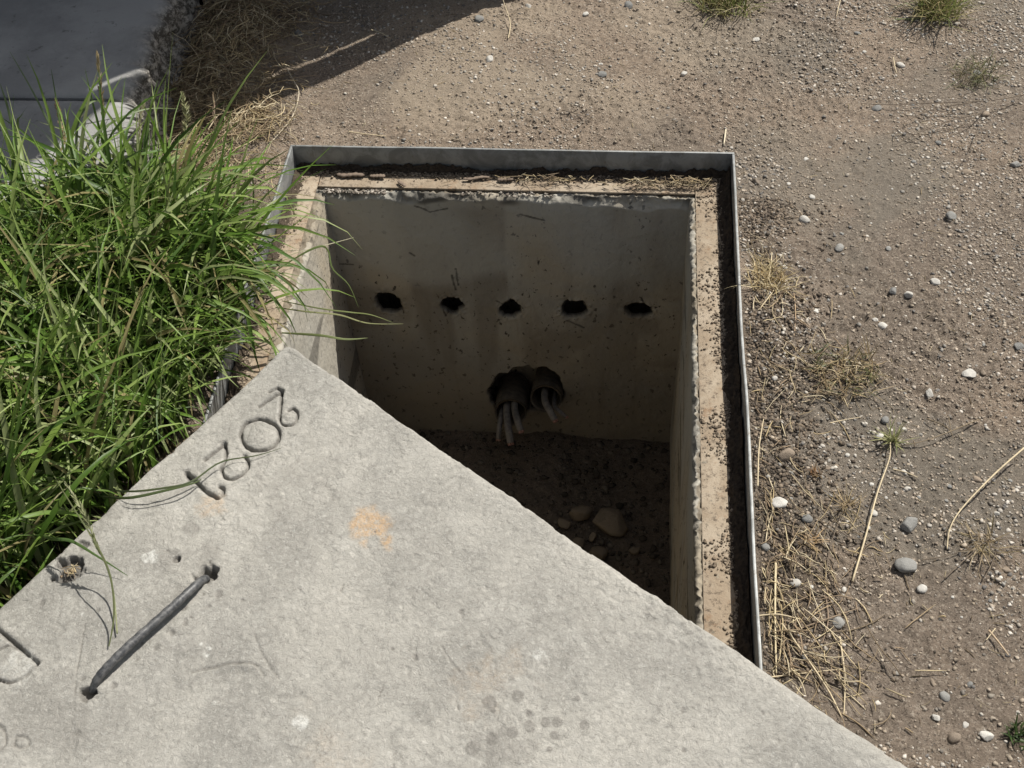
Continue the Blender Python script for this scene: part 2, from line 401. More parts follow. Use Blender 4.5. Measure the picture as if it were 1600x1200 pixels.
def far_tint(x, z, h):
    c = np.zeros(x.shape + (3,))
    c[..., 1] = .75 * sstep(.27, .20, -z + .04 * fbm(x * 5, z * 5, 4, 3)) * sstep(-.6, .3, fbm(x * 4, z * 2, 6, 3) + .3)
    st = sstep(.1, .7, fbm(x * 16, z * 1.2, 14, 3)); c[..., 0] = .55 * st * sstep(0, .05, -z)
    c[..., 0] = np.maximum(c[..., 0], .55 * sstep(.26, .30, -z) * sstep(-.3, .6, fbm(x * 6, z * 9, 24, 3)))
    c[..., 0] = np.maximum(c[..., 0], .8 * np.exp(-((x - .352) / .02) ** 2) * sstep(.36, .02, -z) * sstep(-.6, .4, fbm(x * 30, z * 8, 26, 3)))
    c[..., 0] = np.maximum(c[..., 0], .62 * sstep(.30, .68, -z + .05 * fbm(x * 6, z * 6, 28, 3)))  # lower wall darkened in the colour for shade deeper in the pit
    for k, pts in enumerate(([(648, 322), (662, 326), (672, 331), (684, 329), (699, 326)], [(812, 335), (825, 338), (850, 344)], [(712, 420), (716, 445)], [(706, 430), (712, 452)], [(776, 470), (790, 478)], [(690, 480), (697, 494)], [(530, 412), (552, 413)], [(640, 395), (648, 400)], [(886, 500), (912, 512)])):
        P = [tuple(up(px, py, 0, 1)[[0, 2]]) for px, py in pts]; d = seg_dist(x, z, P) + .0012 * fbm(x * 120, z * 120, 7 + k, 3)
        c[..., 2] = np.maximum(c[..., 2], .8 * sstep(.0032, .0008, d))
    c[..., 2] = np.maximum(c[..., 2], h)  # holes painted near black for the darkness of the void behind
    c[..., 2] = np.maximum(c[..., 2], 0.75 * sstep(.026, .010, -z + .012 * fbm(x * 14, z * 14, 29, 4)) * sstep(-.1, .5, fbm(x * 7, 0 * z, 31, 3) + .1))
    return c
def side_disp(s):
    def f(a, z):
        e = -z; d = .0025 * fbm(a * 3, z * 3, s, 3) + .0006 * fbm(a * 30, z * 30, s + 1, 3) + .0035 * sstep(.02, .0, e) * fbm(a * 120, z * 120, s + 2, 3)
        br = .006 + .006 * fbm(a * 22, 0 * a, s + 4, 4)
        return d + np.clip(1 - e / np.maximum(br, .001), 0, 1) ** .7 * (.007 + .004 * fbm(a * 80, z * 80, s + 9, 3)), 0 * a
    return f
def side_tint(s):
    def f(a, z, h):
        c = np.zeros(a.shape + (3,)); c[..., 1] = .6 * sstep(-.3, .4, fbm(a * 3, z * 1.5, s, 3)); c[..., 0] = .6 * sstep(.1, .6, fbm(a * 14, z * 2, s + 2, 3)) * sstep(.1, .5, -z) 
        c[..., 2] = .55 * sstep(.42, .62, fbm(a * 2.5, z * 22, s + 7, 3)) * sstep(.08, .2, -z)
        rim = sstep(.022, .008, -z + .004 * fbm(a * 50, z * 50, s + 8, 3)); c[..., 0] = np.maximum(c[..., 0], .55 * rim); c[..., 2] = np.maximum(c[..., 2], .6 * rim * sstep(.1, .6, fbm(a * 130, z * 130, s + 9, 2)))
        return c
    return f
def add_wall(V, q, c, f, label, flip=False):
    P = f(V[:, 0], V[:, 1], V[:, 2]); P = P - np.array(pit.location)
    o = link('wall', mesh_np('wall', P, q[:, ::-1] if flip else q, PITM, True, c), pit); o['label'] = label
    return o
V, q, c = wall_sheet(0, W_ + .2, lambda a, z: far_disp(a - .1, z), lambda a, z, h: far_tint(a - .1, z, h), .0026)
hq = far_disp(V[:, 0] - .1, V[:, 2])[1][q].min(1); q = q[~((hq > .93) & (V[:, 1][q].max(1) < .06) & (V[:, 2][q].max(1) < -.1))]
add_wall(V, q, c, lambda a, d, z: np.stack([a - .1, d, z], 1), 'far pit wall with a row of five broken holes above a large ragged opening')
V, q, c = wall_sheet(0, L_ + .004, side_disp(5), side_tint(105), .0034)
add_wall(V, q, c, lambda a, d, z: np.stack([W_ - .006 + d, .004 - a, z + .006 * np.clip(1 + z / .03, 0, 1)], 1), 'right pit wall with a crumbling top edge', False)
V, q, c = wall_sheet(0, L_ + .004, side_disp(15), side_tint(205), .005)
add_wall(V, q, c, lambda a, d, z: np.stack([-d, .004 - a, z], 1), 'left pit wall partly lit by the sun', True)
V, q, c = wall_sheet(0, W_ + .2, side_disp(25), side_tint(305), .012)
add_wall(V, q, c, lambda a, d, z: np.stack([a - .1, -L_ - d, z], 1), 'near pit wall hidden under the slab', True)

# rubble-strewn soil floor
fx = axis(-.03, W_ + .03, .005); fy = axis(-L_ - .03, .03, .005); XX, YY = np.meshgrid(fx, fy)
def floor_z(x, y):
    z = -D_ + .004 + .006 * fbm(x * 6, y * 6, 71, 4) + .004 * fbm(x * 50, y * 50, 73, 3)
    z = z + .03 * np.exp(-(((x - .32) / .2) ** 2 + ((y + .25) / .16) ** 2)) + .02 * np.exp(-(((x - .48) / .07) ** 2 + ((y + .02) / .1) ** 2))
    return z
tag(link('pit_floor', mesh_np('pit_floor', np.stack([XX.ravel(), YY.ravel(), floor_z(XX, YY).ravel()], 1), gridq(len(fy), len(fx)), G_, True,
    np.tile(np.array([[.55, 0, 0]]), (XX.size, 1)))), 'dark brown soil on the floor of the pit', 'soil', kind='structure')

# ================================================================ STEEL FRAME
frame = tag(empty('steel_frame', (W_ / 2, -L_ / 2, 0)), 'galvanised steel frame edging the open pit, dusty flange inside a thin upright plate', 'frame')
def boxV(x0, x1, y0, y1, z0, z1, st=.03, wob=.0):
    """box cut into strips along its long side so that it can be slightly dented"""
    longx = (x1 - x0) > (y1 - y0); a = axis(x0, x1, st) if longx else axis(y0, y1, st)
    V = []
    for t in a:
        k = wob * float(fbm(t * 3.3, 1.7, 88, 3)); kz = wob * .5 * float(fbm(t * 6, 4.7, 89, 2))
        sec = [(0, z0), (1, z0), (1, z1 + kz), (0, z1 + kz)]
        for s, z in sec:
            if longx: V.append((t, (y0, y1)[s] + k * (z - z0) / max(z1 - z0, 1e-6), z))
            else: V.append(((x0, x1)[s] + k * (z - z0) / max(z1 - z0, 1e-6), t, z))
    n = len(a); Q = []
    for i in range(n - 1):
        for j in range(4): Q.append((4 * i + j, 4 * i + (j + 1) % 4, 4 * i + 4 + (j + 1) % 4, 4 * i + 4 + j))
    Q.append((0, 3, 2, 1)); b = 4 * (n - 1); Q.append((b, b + 1, b + 2, b + 3))
    return np.array(V, float), np.array(Q)
def part(name, V, Q, mat, parent, smooth=False, label=None, bev=0):
    o = link(name, mesh_np(name, np.asarray(V) - np.array(parent.location), Q, mat, smooth), parent)
    if bev:
        b = o.modifiers.new('bevel', 'BEVEL'); b.width = bev; b.segments = 2; b.limit_method = 'ANGLE'; b.angle_limit = math.radians(50)
    if label: o['label'] = label
    return o
TP = .0052
part('side_plate', *boxV(X0, X1, Y1 - TP, Y1, -.004, ZF, wob=.0015), STEEL, frame, bev=.001)
part('side_plate', *boxV(X1 - TP, X1, Y0 + TP, Y1 - TP - .0006, -.004, ZF + .001, wob=.003), STEEL, frame, bev=.001, label='bright edged right hand plate slightly bowed')
part('side_plate', *boxV(X0, X0 + TP, Y0 + TP, Y1 - TP - .0006, -.004, ZF + .001, wob=.003), STEEL, frame, bev=.001)
part('side_plate', *boxV(X0, X1, Y0, Y0 + TP, -.004, ZF - .001, wob=.001), STEEL, frame, bev=.001)
FI = .017                                   # flange lip, outside the wall's inner edge
part('flange', *boxV(-.018, W_ + .004, FI, Y1 - TP - .0005, .0015, .0062, wob=.001), FLANGE, frame, bev=.001)
part('flange', *boxV(W_ + .0055, X1 - TP - .0005, Y0 + .07, Y1 - .03, .0030, .0075, wob=.0005), FLANGE, frame, bev=.001)
part('flange', *boxV(X0 + TP + .0005, -.0195, Y0 + .07, Y1 - .02, .0030, .0078, wob=.001), FLANGE, frame, bev=.001, label='orange stained left flange')
part('flange', *boxV(-.018, W_ + .004, Y0 + TP + .0005, -L_ - FI, .0015, .0062, wob=.0005), FLANGE, frame, bev=.001)

# ================================================================ LID
def polyuv(pts): return [px_uv(*p) for p in pts]
glyphs = [   # strokes traced in the photograph, each with depth and half width (m)
    ([(421, 612), (433, 606), (440, 610)], .006, .0035), ([(405, 634), (420, 624), (440, 611)], .0075, .0045), ([(440, 611), (439, 628), (437, 652)], .0085, .0032),
    ([(437, 652), (439, 661), (448, 665), (458, 662), (464, 653), (464, 644), (458, 638), (451, 641)], .0075, .0035),
    ([(397, 656), (384, 660), (376, 672), (377, 686), (387, 699), (402, 704), (420, 701), (433, 690), (436, 676), (430, 664), (417, 657), (405, 654), (397, 656)], .0095, .0042),
    ([(320, 717), (332, 708), (350, 692)], .008, .005), ([(350, 692), (353, 706), (351, 720), (345, 731)], .0085, .0035),
    ([(345, 731), (350, 744), (361, 748), (374, 744), (386, 733), (388, 723), (382, 713)], .0085, .004),
    ([(291, 738), (299, 744), (310, 756), (322, 768), (331, 773), (340, 777), (347, 772), (348, 763), (342, 760)], .009, .0045), ([(291, 738), (297, 750)], .007, .006),
    # larger letters cast nearer to the bottom left corner
    ([(-6, 981), (20, 1003), (40, 1020), (58, 1036)], .009, .0038), ([(58, 1036), (50, 1045), (38, 1057), (24, 1064), (10, 1066), (-6, 1060)], .007, .0032), ([(-4, 1016), (8, 1009), (18, 1008), (24, 1012)], .005, .003),
    ([(-4, 1130), (6, 1142), (8, 1160), (0, 1172)], .004, .003), ([(24, 1150), (40, 1152), (44, 1162), (34, 1168), (22, 1164), (24, 1150)], .003, .003),
    # drawn trowel marks
    ([(132, 975), (126, 1015), (119, 1050), (117, 1085)], .003, .002),
    ([(300, 1050), (330, 1043), (355, 1037), (385, 1036), (403, 1042), (412, 1056)], .0035, .0028),
    ([(398, 990), (404, 1010), (420, 1040), (436, 1060)], .0018, .003), ([(722, 1055), (705, 1035), (690, 1010)], .0012, .003),
    ([(598, 1072), (592, 1085), (589, 1100)], .0025, .0016), ([(712, 1092), (716, 1108)], .0025, .0018), ([(537, 914), (532, 924)], .003, .002)]
steps = [([(300, 1052), (330, 1045), (355, 1039), (385, 1038), (403, 1044), (412, 1058), (470, 1110)], .0028)]
us = np.concatenate([axis(0, .20, .0012)[:-1], axis(.20, 1.36, .0021)[:-1], axis(1.36, LW, .01)])
vs = np.concatenate([axis(0, .34, .0012)[:-1], axis(.34, .93, .0021)[:-1], axis(.93, LH, .006)])
U, Vv = np.meshgrid(us, vs)
H = .0016 * fbm(U * 5, Vv * 5, 101, 4) + .0006 * fbm(U * 45, Vv * 45, 103, 4)
pits = sstep(.55, .9, fbm(U * 70, Vv * 70, 107, 3)); H -= .0009 * pits
dots = np.zeros_like(U); dk = np.zeros_like(U); orange = np.zeros_like(U); white = np.zeros_like(U)
for pts, dep, wd in glyphs:
    P = polyuv(pts)
    if len(pts) > 3: P = [tuple(p[:2]) for p in smooth_path([(a, b, 0) for a, b in P], 5 * len(P))]
    u0, u1 = min(p[0] for p in P) - .03, max(p[0] for p in P) + .03; v0, v1 = min(p[1] for p in P) - .03, max(p[1] for p in P) + .03
    b = (U > u0) & (U < u1) & (Vv > v0) & (Vv < v1); x, y = U[b], Vv[b]
    wd = wd * .62; d = np.maximum(seg_dist(x, y, P) + .0009 * fbm(x * 120, y * 120, 5, 3), 0)
    H[b] -= .95 * dep * np.exp(-(d / wd) ** 2)
    if dep > .0045: H[b] += .10 * dep * np.exp(-((d - 3.2 * wd) / (1.8 * wd)) ** 2) - .16 * dep * np.exp(-(d / (3.5 * wd)) ** 2)
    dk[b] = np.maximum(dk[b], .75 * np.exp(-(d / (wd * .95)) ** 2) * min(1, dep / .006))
def blob(px, py, r_px, rag=.25, sc=60, seed=0, asp=1.0):
    u, v = px_uv(px, py); r = r_px * .00122
    d = np.hypot((U - u) / r, (Vv - v) / (r * asp)); return d + rag * fbm(U * sc, Vv * sc, seed + 200, 3)
# domes inside the 0 and the loops
H += .0045 * (1 - sstep(.3, 1.0, blob(406, 679, 22, .05))) + .003 * (1 - sstep(.3, 1, blob(366, 730, 13, .05))) + .003 * (1 - sstep(.3, 1, blob(451, 651, 9, .05)))
H += .003 * (1 - sstep(.2, 1, blob(12, 1040, 26, .05)))
H -= .0022 * (1 - sstep(.3, 1, blob(100, 930, 62, .5, 14)))                        # hollow left of the bar
for px, py, r, dep, sd in ((322, 899, 15, .022, 1), (137, 1083, 9, .016, 2), (108, 884, 21, .016, 3), (276, 872, 6, .006, 4), (278, 870, 3, .005, 5), (130, 852, 10, .006, 6)):
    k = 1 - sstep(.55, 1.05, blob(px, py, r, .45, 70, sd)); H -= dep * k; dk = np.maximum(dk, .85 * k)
for i in range(34):                                                                 # flakes beside the bar and stray pock marks
    if i < 16: t = rnd.random(); px, py = 310 - 160 * t + rnd.uniform(-4, 34), 925 + 150 * t + rnd.uniform(-4, 22)
    else: px, py = rnd.uniform(60, 1200), rnd.uniform(760, 1190)
    k = 1 - sstep(.5, 1.05, blob(px, py, rnd.uniform(2, 5.5), .5, 90, i)); H -= .0016 * k; dk = np.maximum(dk, .5 * k)
for px, py, r in ((765, 1099, 9), (809, 1088, 8), (828, 1135, 7.3), (852, 1129, 6.8), (870, 1129, 6.4), (867, 1149, 5.4), (913, 1134, 6.4), (800, 1145, 7.3), (770, 1155, 9), (738, 1170, 9.3), (826, 1114, 4), (859, 1171, 4), (902, 1091, 4), (770, 1110, 4)):
    dk = np.maximum(dk, .55 * (1 - sstep(.85, 1.1, blob(px, py, r, .12, 60, int(px)))))
for px, py, r, k0 in ((780, 1175, 30, .35), (150, 795, 30, .3), (330, 880, 26, .3), (265, 870, 30, .35), (640, 815, 34, .25), (480, 745, 60, .22), (80, 1120, 50, .2), (300, 820, 16, .4), (285, 930, 12, .35)):
    dk = np.maximum(dk, k0 * (1 - sstep(.2, 1.2, blob(px, py, r, .8, 40, int(py)))))
orange = np.maximum(.72 * (1 - sstep(.5, 1.05, blob(577, 822, 33, .28, 50, 1))), .7 * (1 - sstep(.4, 1, blob(602, 848, 13, .3, 50, 2))))
orange *= sstep(.55, 1.0, blob(583, 851, 15, .25, 50, 3))
orange = np.maximum(orange, .35 * (1 - sstep(.3, 1.1, blob(327, 788, 22, .6, 50, 4)))); orange = np.maximum(orange, 0.16 * (1 - sstep(.2, 1.1, blob(765, 1068, 46, .6, 40, 5)))); orange = np.maximum(orange, .1 * (1 - sstep(.2, 1.1, blob(510, 1190, 50, .7, 30, 6))))
for px, py, r in ((841, 1024, 9.5), (468, 1129, 11), (234, 869, 11), (325, 1015, 5), (323, 1022, 4), (30, 1040, 22)):
    white = np.maximum(white, (.9 if px != 30 else .45) * (1 - sstep(.7, 1.1, blob(px, py, r, .3, 70, int(px)))))
for i in range(26):
    white = np.maximum(white, .75 * (1 - sstep(.6, 1.1, blob(rnd.uniform(100, 1150), rnd.uniform(700, 1190), rnd.uniform(1, 2.6), .3, 90, i))))
for pts, dep in steps:
    P = polyuv(pts); d = seg_dist(U, Vv, P); cu, cv = px_uv(370, 1075)
    H -= dep * np.exp(-(np.hypot(U - cu, Vv - cv) / .06) ** 2) * sstep(0, .012, d)
# worn rounded edges
du = np.minimum(U, LW - U); dv = np.minimum(Vv, LH - Vv)
rgt = sstep(.25, .9, U)                                # the long edge wears rounder towards its far end
rad = .007 + .004 * fbm(U * 9, Vv * 9, 140, 3)
radv = rad + np.where(Vv < LH / 2, .016 * rgt, 0)
def edge(d, r): 
    t = np.clip(1 - d / r, 0, 1); return r * (1 - np.sqrt(np.maximum(1 - t * t, 0)))
chip = sstep(.35, .8, fbm(U * 38, Vv * 38, 150, 3)) * (np.exp(-du / .006) + np.exp(-dv / .006))
H -= edge(du, rad) * .8 + edge(dv, radv) * .75 + .0045 * chip
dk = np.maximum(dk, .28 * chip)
rough = np.exp(-((U - .86) / .17) ** 2) * np.exp(-Vv / .05)
H += .0022 * rough * fbm(U * 120, Vv * 120, 160, 3); dk = np.maximum(dk, .45 * rough * sstep(.1, .6, fbm(U * 90, Vv * 90, 161, 3)))
wv = .0022 * fbm(U * 14, 0 * U, 170, 3) * np.exp(-Vv / .01); wu = .0010 * fbm(Vv * 14, 0 * U, 171, 3) * np.exp(-U / .01)
# round the very corner
PX = LC[0] + (U + wu) * LU[0] + (Vv + wv) * LV[0]; PY = LC[1] + (U + wu) * LU[1] + (Vv + wv) * LV[1]
dc = np.hypot(U, Vv); k = .006 * np.exp(-dc / .012); PX += .5 * k * (LU + LV)[0]; PY += .5 * k * (LU + LV)[1]
P = np.stack([PX, PY, ZL + H], 2); n, m = U.shape
col = np.stack([orange, dk, white], 2).reshape(-1, 3)
lid = tag(empty('concrete_slab', tuple(LC + .5 * LW * LU + .5 * LH * LV - np.array([0, 0, .07]))), 'grey concrete cover slab stamped 2021, pushed askew across the open pit', 'slab')
parts = [(P.reshape(-1, 3), gridq(n, m)[:, ::-1])]; cols = [col]
zb = ZF + .0025
for e in (P[0], P[-1][::-1], P[:, 0][::-1], P[:, -1]):
    k = 8; s = np.linspace(0, 1, k)[:, None]; bot = e.copy(); bot[:, 2] = zb
    sk = e[None] * (1 - s[..., None]) + bot[None] * s[..., None]
    sk[1:, :, 0] += .002 * fbm(sk[1:, :, 0] * 60, sk[1:, :, 1] * 60 + s[1:] * 5, 180, 3)
    parts.append((sk.reshape(-1, 3), gridq(k, len(e))[:, ::-1])); cols.append(np.zeros((k * len(e), 3)))
bc = np.array([P[0, 0], P[0, -1], P[-1, -1], P[-1, 0]]); bc[:, 2] = zb
parts.append((bc, np.array([[0, 1, 2, 3]]))); cols.append(np.zeros((4, 3)))
V, Q = merge(parts)
body = link('slab_body', mesh_np('slab_body', V - np.array(lid.location), Q, LIDM, True, np.vstack(cols)), lid)
def lp(px, py, h=0): return up(px, py, ZL + h)
hp = smooth_path([lp(322, 905, -.012), lp(314, 908, .004), lp(300, 920, .014), lp(272, 946, .017), (lp(236, 978, .017)), lp(200, 1010, .018), lp(168, 1042, .015), lp(152, 1062, .006), lp(146, 1080, -.01)], 46)
rr = .0067 + .0004 * np.sin(np.arange(46) * 2.1)
V, Q = tube(hp, rr, 16); part('handle', V, Q, REBAR, lid, True, 'dark round bar handle bent flat over the slab')

# ================================================================ DUCTS AND CABLES
def duct(p0, p1, r, label):
    """open ended pipe with wall thickness, mouth at p1"""
    p0 = np.array(p0); p1 = np.array(p1); t = np.linspace(0, 1, 26)[:, None]; path = p0 + (p1 - p0) * t
    rad = r * (1 + .012 * np.sin(np.arange(26) * 1.6)); Vo, Qo = tube(path, rad, 28, False)
    Vi, Qi = tube(path[::-1], r - .004, 28, False)
    V, Q = merge([(Vo, Qo), (Vi, Qi)]); n = 28; a = 25 * n; b = len(Vo)
    # both walls meet in a ring at the mouth (inner tube starts there)
    ringq = []
    for j in range(n):
        dj = np.argmin(np.linalg.norm(Vi[:n] - Vo[a + j], axis=1)); dj2 = np.argmin(np.linalg.norm(Vi[:n] - Vo[a + (j + 1) % n], axis=1))
        ringq.append((a + j, b + dj, b + dj2, a + (j + 1) % n))
    V2, Q2 = V, np.vstack([Q, np.array(ringq)])
    o = link('conduit', mesh_np('conduit', V2 - p1, Q2, DUCT, True)); o.location = p1; return tag(o, label, 'conduit')
mL = up(798, 645, -.035, 1); mR = up(853, 623, -.020, 1)
duct(mL + np.array([-.004, .125, -.035]), mL, .041, 'larger brown conduit mouth holding three cut cables in the pit wall opening')
duct(mR + np.array([.006, .115, -.035]), mR, .040, 'right hand brown conduit mouth set back in the pit wall opening')
def cable(ends, r, label, yend, y0=.05):
    (sx, sy), (ex, ey) = ends
    a = up(sx, sy + 16, -.030, 1); e = up(ex, ey, yend, 1)
    st = a + np.array([0, .10, -.032]); mid = a * .45 + e * .55 + np.array([0, -.012, .012])
    path = smooth_path([st, a, mid, e], 22)
    root = empty('cable', tuple(e)); tag(root, label, 'cable', 'cut cables in the pit conduits')
    V, Q = tube(path, r, 14); part('sheath', V, Q, RUBBER, root, True)
    d = path[-1] - path[-3]; d /= np.linalg.norm(d); tips = []
    a1 = np.cross(d, [0, 0, 1.]); a1 /= np.linalg.norm(a1); a2 = np.cross(d, a1)
    for k in range(7):
        an = k * math.pi / 3; o = 0 if k == 6 else r * .58
        q0 = path[-1] + o * (math.cos(an) * a1 + math.sin(an) * a2) - d * .002
        tips.append(tube([q0, q0 + d * rnd.uniform(.004, .009)], r * .26, 8))
    V, Q = merge(tips); part('core', V, Q, COPPER, root, True)
cable(((792, 622), (798, 692)), .0095, 'thickest cut cable, hanging lowest from the left conduit', -.125)
cable(((804, 618), (814, 673)), .0088, 'cut cable with a pale ringed end, right side of the left conduit', -.11)
cable(((784, 628), (779, 685)), .0068, 'thin cut cable at the left side of the left conduit', -.095)
cable(((851, 606), (867, 656)), .009, 'single thick cut cable hanging from the right conduit', -.10)
cable(((866, 616), (884, 651)), .0052, 'thin frayed cable end at the right side of the right conduit', -.075)

# ================================================================ STONES
def ico(sub):
    import bmesh
    bm = bmesh.new(); bmesh.ops.create_icosphere(bm, subdivisions=sub, radius=1)
    V = np.array([v.co[:] for v in bm.verts]); F = np.array([[v.index for v in f.verts] for f in bm.faces]); bm.free(); return V, F
IV, IF = ico(3); IV1, IF1 = ico(1); IV2, IF2 = ico(2)
def stone_mesh(seed, mat, ang=.0, sq=(1, .75, .6)):
    r = np.random.default_rng(seed); V = IV.copy()
    off = 1 + .12 * fbm(V[:, 0] * 1.3 + 5 + seed, V[:, 1] * 1.3 + V[:, 2] * 1.1, seed, 3)
    V = V * off[:, None] * (1 + .035 * fbm(V[:, 0] * 5 + seed, V[:, 1] * 5 + V[:, 2] * 4, seed + 3, 3))[:, None]
    for _ in range(int(4 + 10 * ang)):                           # knock facets off angular stones
        nv = r.normal(size=3); nv /= np.linalg.norm(nv); h = r.uniform(.55, .9)
        d = V @ nv; k = np.clip(d - h, 0, None) * (.55 + .45 * (ang > .3)); V -= k[:, None] * nv * 1.05
    return mesh_np('pebble', V * np.array(sq), IF, mat, True)
SM = {}
for key, mat in (('pale', PALE), ('grey', GREY), ('brown', BROWN)):
    SM[key] = [stone_mesh(hash(key) % 7 + 0 * i + i * 13 + len(key), mat, (.15, .9, .6, .3, .8)[i], (1, rnd.uniform(.65, .92), rnd.uniform(.45, .7))) for i in range(5)]
def pebble(px, py, size_px, kind, label, i=None, group=None, cat='pebble', name='pebble', rz=None, sink=.42, p=None):
    if p is None: p = up(px, py, GZ)
    r = size_px * .00116 / 2
    z = float(ground_z(np.array([p[0]]), np.array([p[1]]))[0])
    me = SM[kind][rnd.randrange(5) if i is None else i]
    o = link(name, me); o.scale = (r, r, r); o.rotation_euler = (rnd.uniform(-.25, .25), rnd.uniform(-.25, .25), rnd.uniform(0, 6.28) if rz is None else rz)
    o.location = (p[0], p[1], z + r * (.55 - sink)); tag(o, label, cat, group)
    return o
notable = [
 (1217, 790, 27, 'pale', 'round white pebble close to the right frame plate'), (1415, 886, 32, 'grey', 'upright blue-grey pebble casting a shadow, lower right'),
 (1418, 820, 30, 'grey', 'long dark grey pebble lying above the upright blue-grey one'), (1408, 102, 21, 'pale', 'smooth white pebble near the top right grass tuft'),
 (1370, 170, 20, 'grey', 'round grey pebble with a short stick at its right side'), (1588, 257, 22, 'grey', 'grey pebble at the right edge of the picture, upper part'),
 (1511, 269, 18, 'brown', 'round brownish pebble left of the grey edge pebble'), (1485, 341, 25, 'grey', 'round blue-grey pebble in the upper right gravel'),
 (1256, 343, 21, 'pale', 'chalky white pebble up and right of the frame corner'), (1311, 389, 20, 'grey', 'pale blue-grey pebble beside a dark speckled one'),
 (1388, 389, 13, 'grey', 'small speckled grey pebble right of the pale blue-grey one'), (1460, 443, 21, 'pale', 'whitish angular stone in the middle of the right gravel'),
 (1420, 465, 19, 'pale', 'cream wedge shaped stone beside a flat grey one'), (1394, 458, 18, 'grey', 'flat grey stone touching the cream wedge'),
 (1379, 508, 19, 'pale', 'cream slanting chip below the wedge stone'), (1367, 500, 12, 'pale', 'small oval cream pebble left of the slanting chip'),
 (1274, 485, 14, 'pale', 'pale stone right of the dry straw clump'), (1514, 584, 25, 'pale', 'lumpy white stone in the right hand gravel'),
 (1451, 616, 18, 'pale', 'oval beige pebble below left of the lumpy white stone'), (1381, 663, 16, 'grey', 'grey chip just above the pale green weed'),
 (1527, 748, 14, 'brown', 'brown pebble beside the long curved straw'), (1228, 716, 24, 'brown', 'greyish triangular stone near the frame straw'),
 (1324, 712, 10, 'pale', 'tiny cream pebble in the bare dirt hollow'), (1260, 814, 16, 'grey', 'egg shaped grey pebble below right of the round white one'),
 (1196, 854, 16, 'grey', 'flat grey pebble against the right frame plate'), (1242, 916, 16, 'pale', 'flat pinkish pebble among the straw, lower right'),
 (1310, 976, 20, 'grey', 'grey wedge stone under a crossing straw'), (1441, 920, 15, 'pale', 'pale flat chip below the upright blue-grey pebble'),
 (1558, 802, 12, 'pale', 'tall pale pebble far right above the dark twigs'), (1575, 890, 15, 'brown', 'brown pebble at the lower end of the dark twigs'),
 (1543, 1150, 20, 'pale', 'beige tooth shaped pebble near the bottom right corner'), (1490, 1155, 17, 'brown', 'brownish flat stone left of the tooth shaped pebble'),
 (1460, 1122, 13, 'pale', 'round cream pebble near the bottom right'), (1476, 1088, 15, 'grey', 'black stone cluster top, near the bottom right'),
 (941, 118, 22, 'grey', 'dark slate chip standing on end above the far frame plate'), (1068, 115, 17, 'pale', 'white angular stone with a dark underside above the frame'),
 (982, 10, 22, 'grey', 'pale grey stone at the top edge of the picture'), (915, 24, 16, 'pale', 'cream stone near the top edge'), (825, 10, 18, 'pale', 'white stone at the top edge beside dry stalks'),
 (749, 32, 24, 'grey', 'flat round grey stone just outside the shadow edge'), (765, 93, 22, 'pale', 'long pale chip below the flat round stone'),
 (1340, 52, 16, 'grey', 'half buried grey pebble at the top right'), (1181, 62, 20, 'pale', 'half buried pale stone below the top grass tuft'), (1182, 283, 17, 'brown', 'reddish stone right of the frame corner with a shadow'),
 (1527, 112, 17, 'grey', 'bluish stone among the top right twigs'), (1540, 178, 19, 'brown', 'brown stone under the thin branching twig'),
 (1592, 545, 18, 'grey', 'dark lump of stone on the right edge, middle height')]
for px, py, s, k, lab in notable: pebble(px, py, s, k, lab)
o = pebble(0, 0, 24, 'grey', 'small stone half sunk in the shaded dirt, top left of the frame', p=up(470, 62, GZ))
def free_ground(x, y):
    return not ((X0 - .012 < x < X1 + .012 and Y0 < y < Y1 + .012) or in_lid(x, y, .01) or (x < -.1 and y < .05))
anchors = [(1217, 790, 'big round white pebble'), (1415, 886, 'upright blue-grey pebble'), (1408, 102, 'top right white pebble'), (1588, 257, 'grey pebble at the right edge'),
 (1485, 341, 'round blue-grey pebble, upper right'), (1256, 343, 'chalky pebble past the frame corner'), (1311, 389, 'pale blue-grey pebble'), (1460, 443, 'whitish angular stone'),
 (1379, 508, 'cream slanting chip'), (1514, 584, 'lumpy white stone'), (1451, 616, 'oval beige pebble'), (1392, 680, 'pale green weed'), (1527, 748, 'top of the curved straw'),
 (1543, 1150, 'tooth shaped pebble'), (1476, 1088, 'black stone cluster'), (941, 118, 'dark upright slate chip'), (1068, 115, 'white stone above the frame'), (749, 32, 'flat round stone by the shadow'),
 (1148, 238, 'far right frame corner'), (1310, 590, 'dead brown tuft'), (1310, 976, 'grey wedge stone'), (1560, 1010, 'thick broken straw stub'), (1370, 170, 'round grey pebble, upper right'), (1545, 855, 'sprawling dead weed'), (1400, 1020, 'foot of the tall straw'), (600, 210, 'short thick straw above the frame')]
DIRS = ['right of', 'below right of', 'below', 'below left of', 'left of', 'above left of', 'above', 'above right of']
ORD = ['nearest', 'second', 'third', 'fourth', 'fifth', 'sixth', 'seventh', 'eighth', 'ninth', 'tenth', 'eleventh', 'twelfth']
spots = []
while len(spots) < 160:
    px = rnd.uniform(1150, 1595) if rnd.random() < .82 else rnd.uniform(460, 1200); py = rnd.uniform(4, 1196)
    p = up(px, py, GZ)
    if not free_ground(p[0], p[1]) or (px < 1180 and py > 215) or min([9e9] + [math.hypot(px - a, py - b) for a, b, *_ in spots] + [math.hypot(px - a[0], py - a[1]) for a in notable]) < 13: continue
    spots.append((px, py, rnd.choices(('pale', 'grey', 'brown'), (5, 3, 5))[0]))
keyed = {}
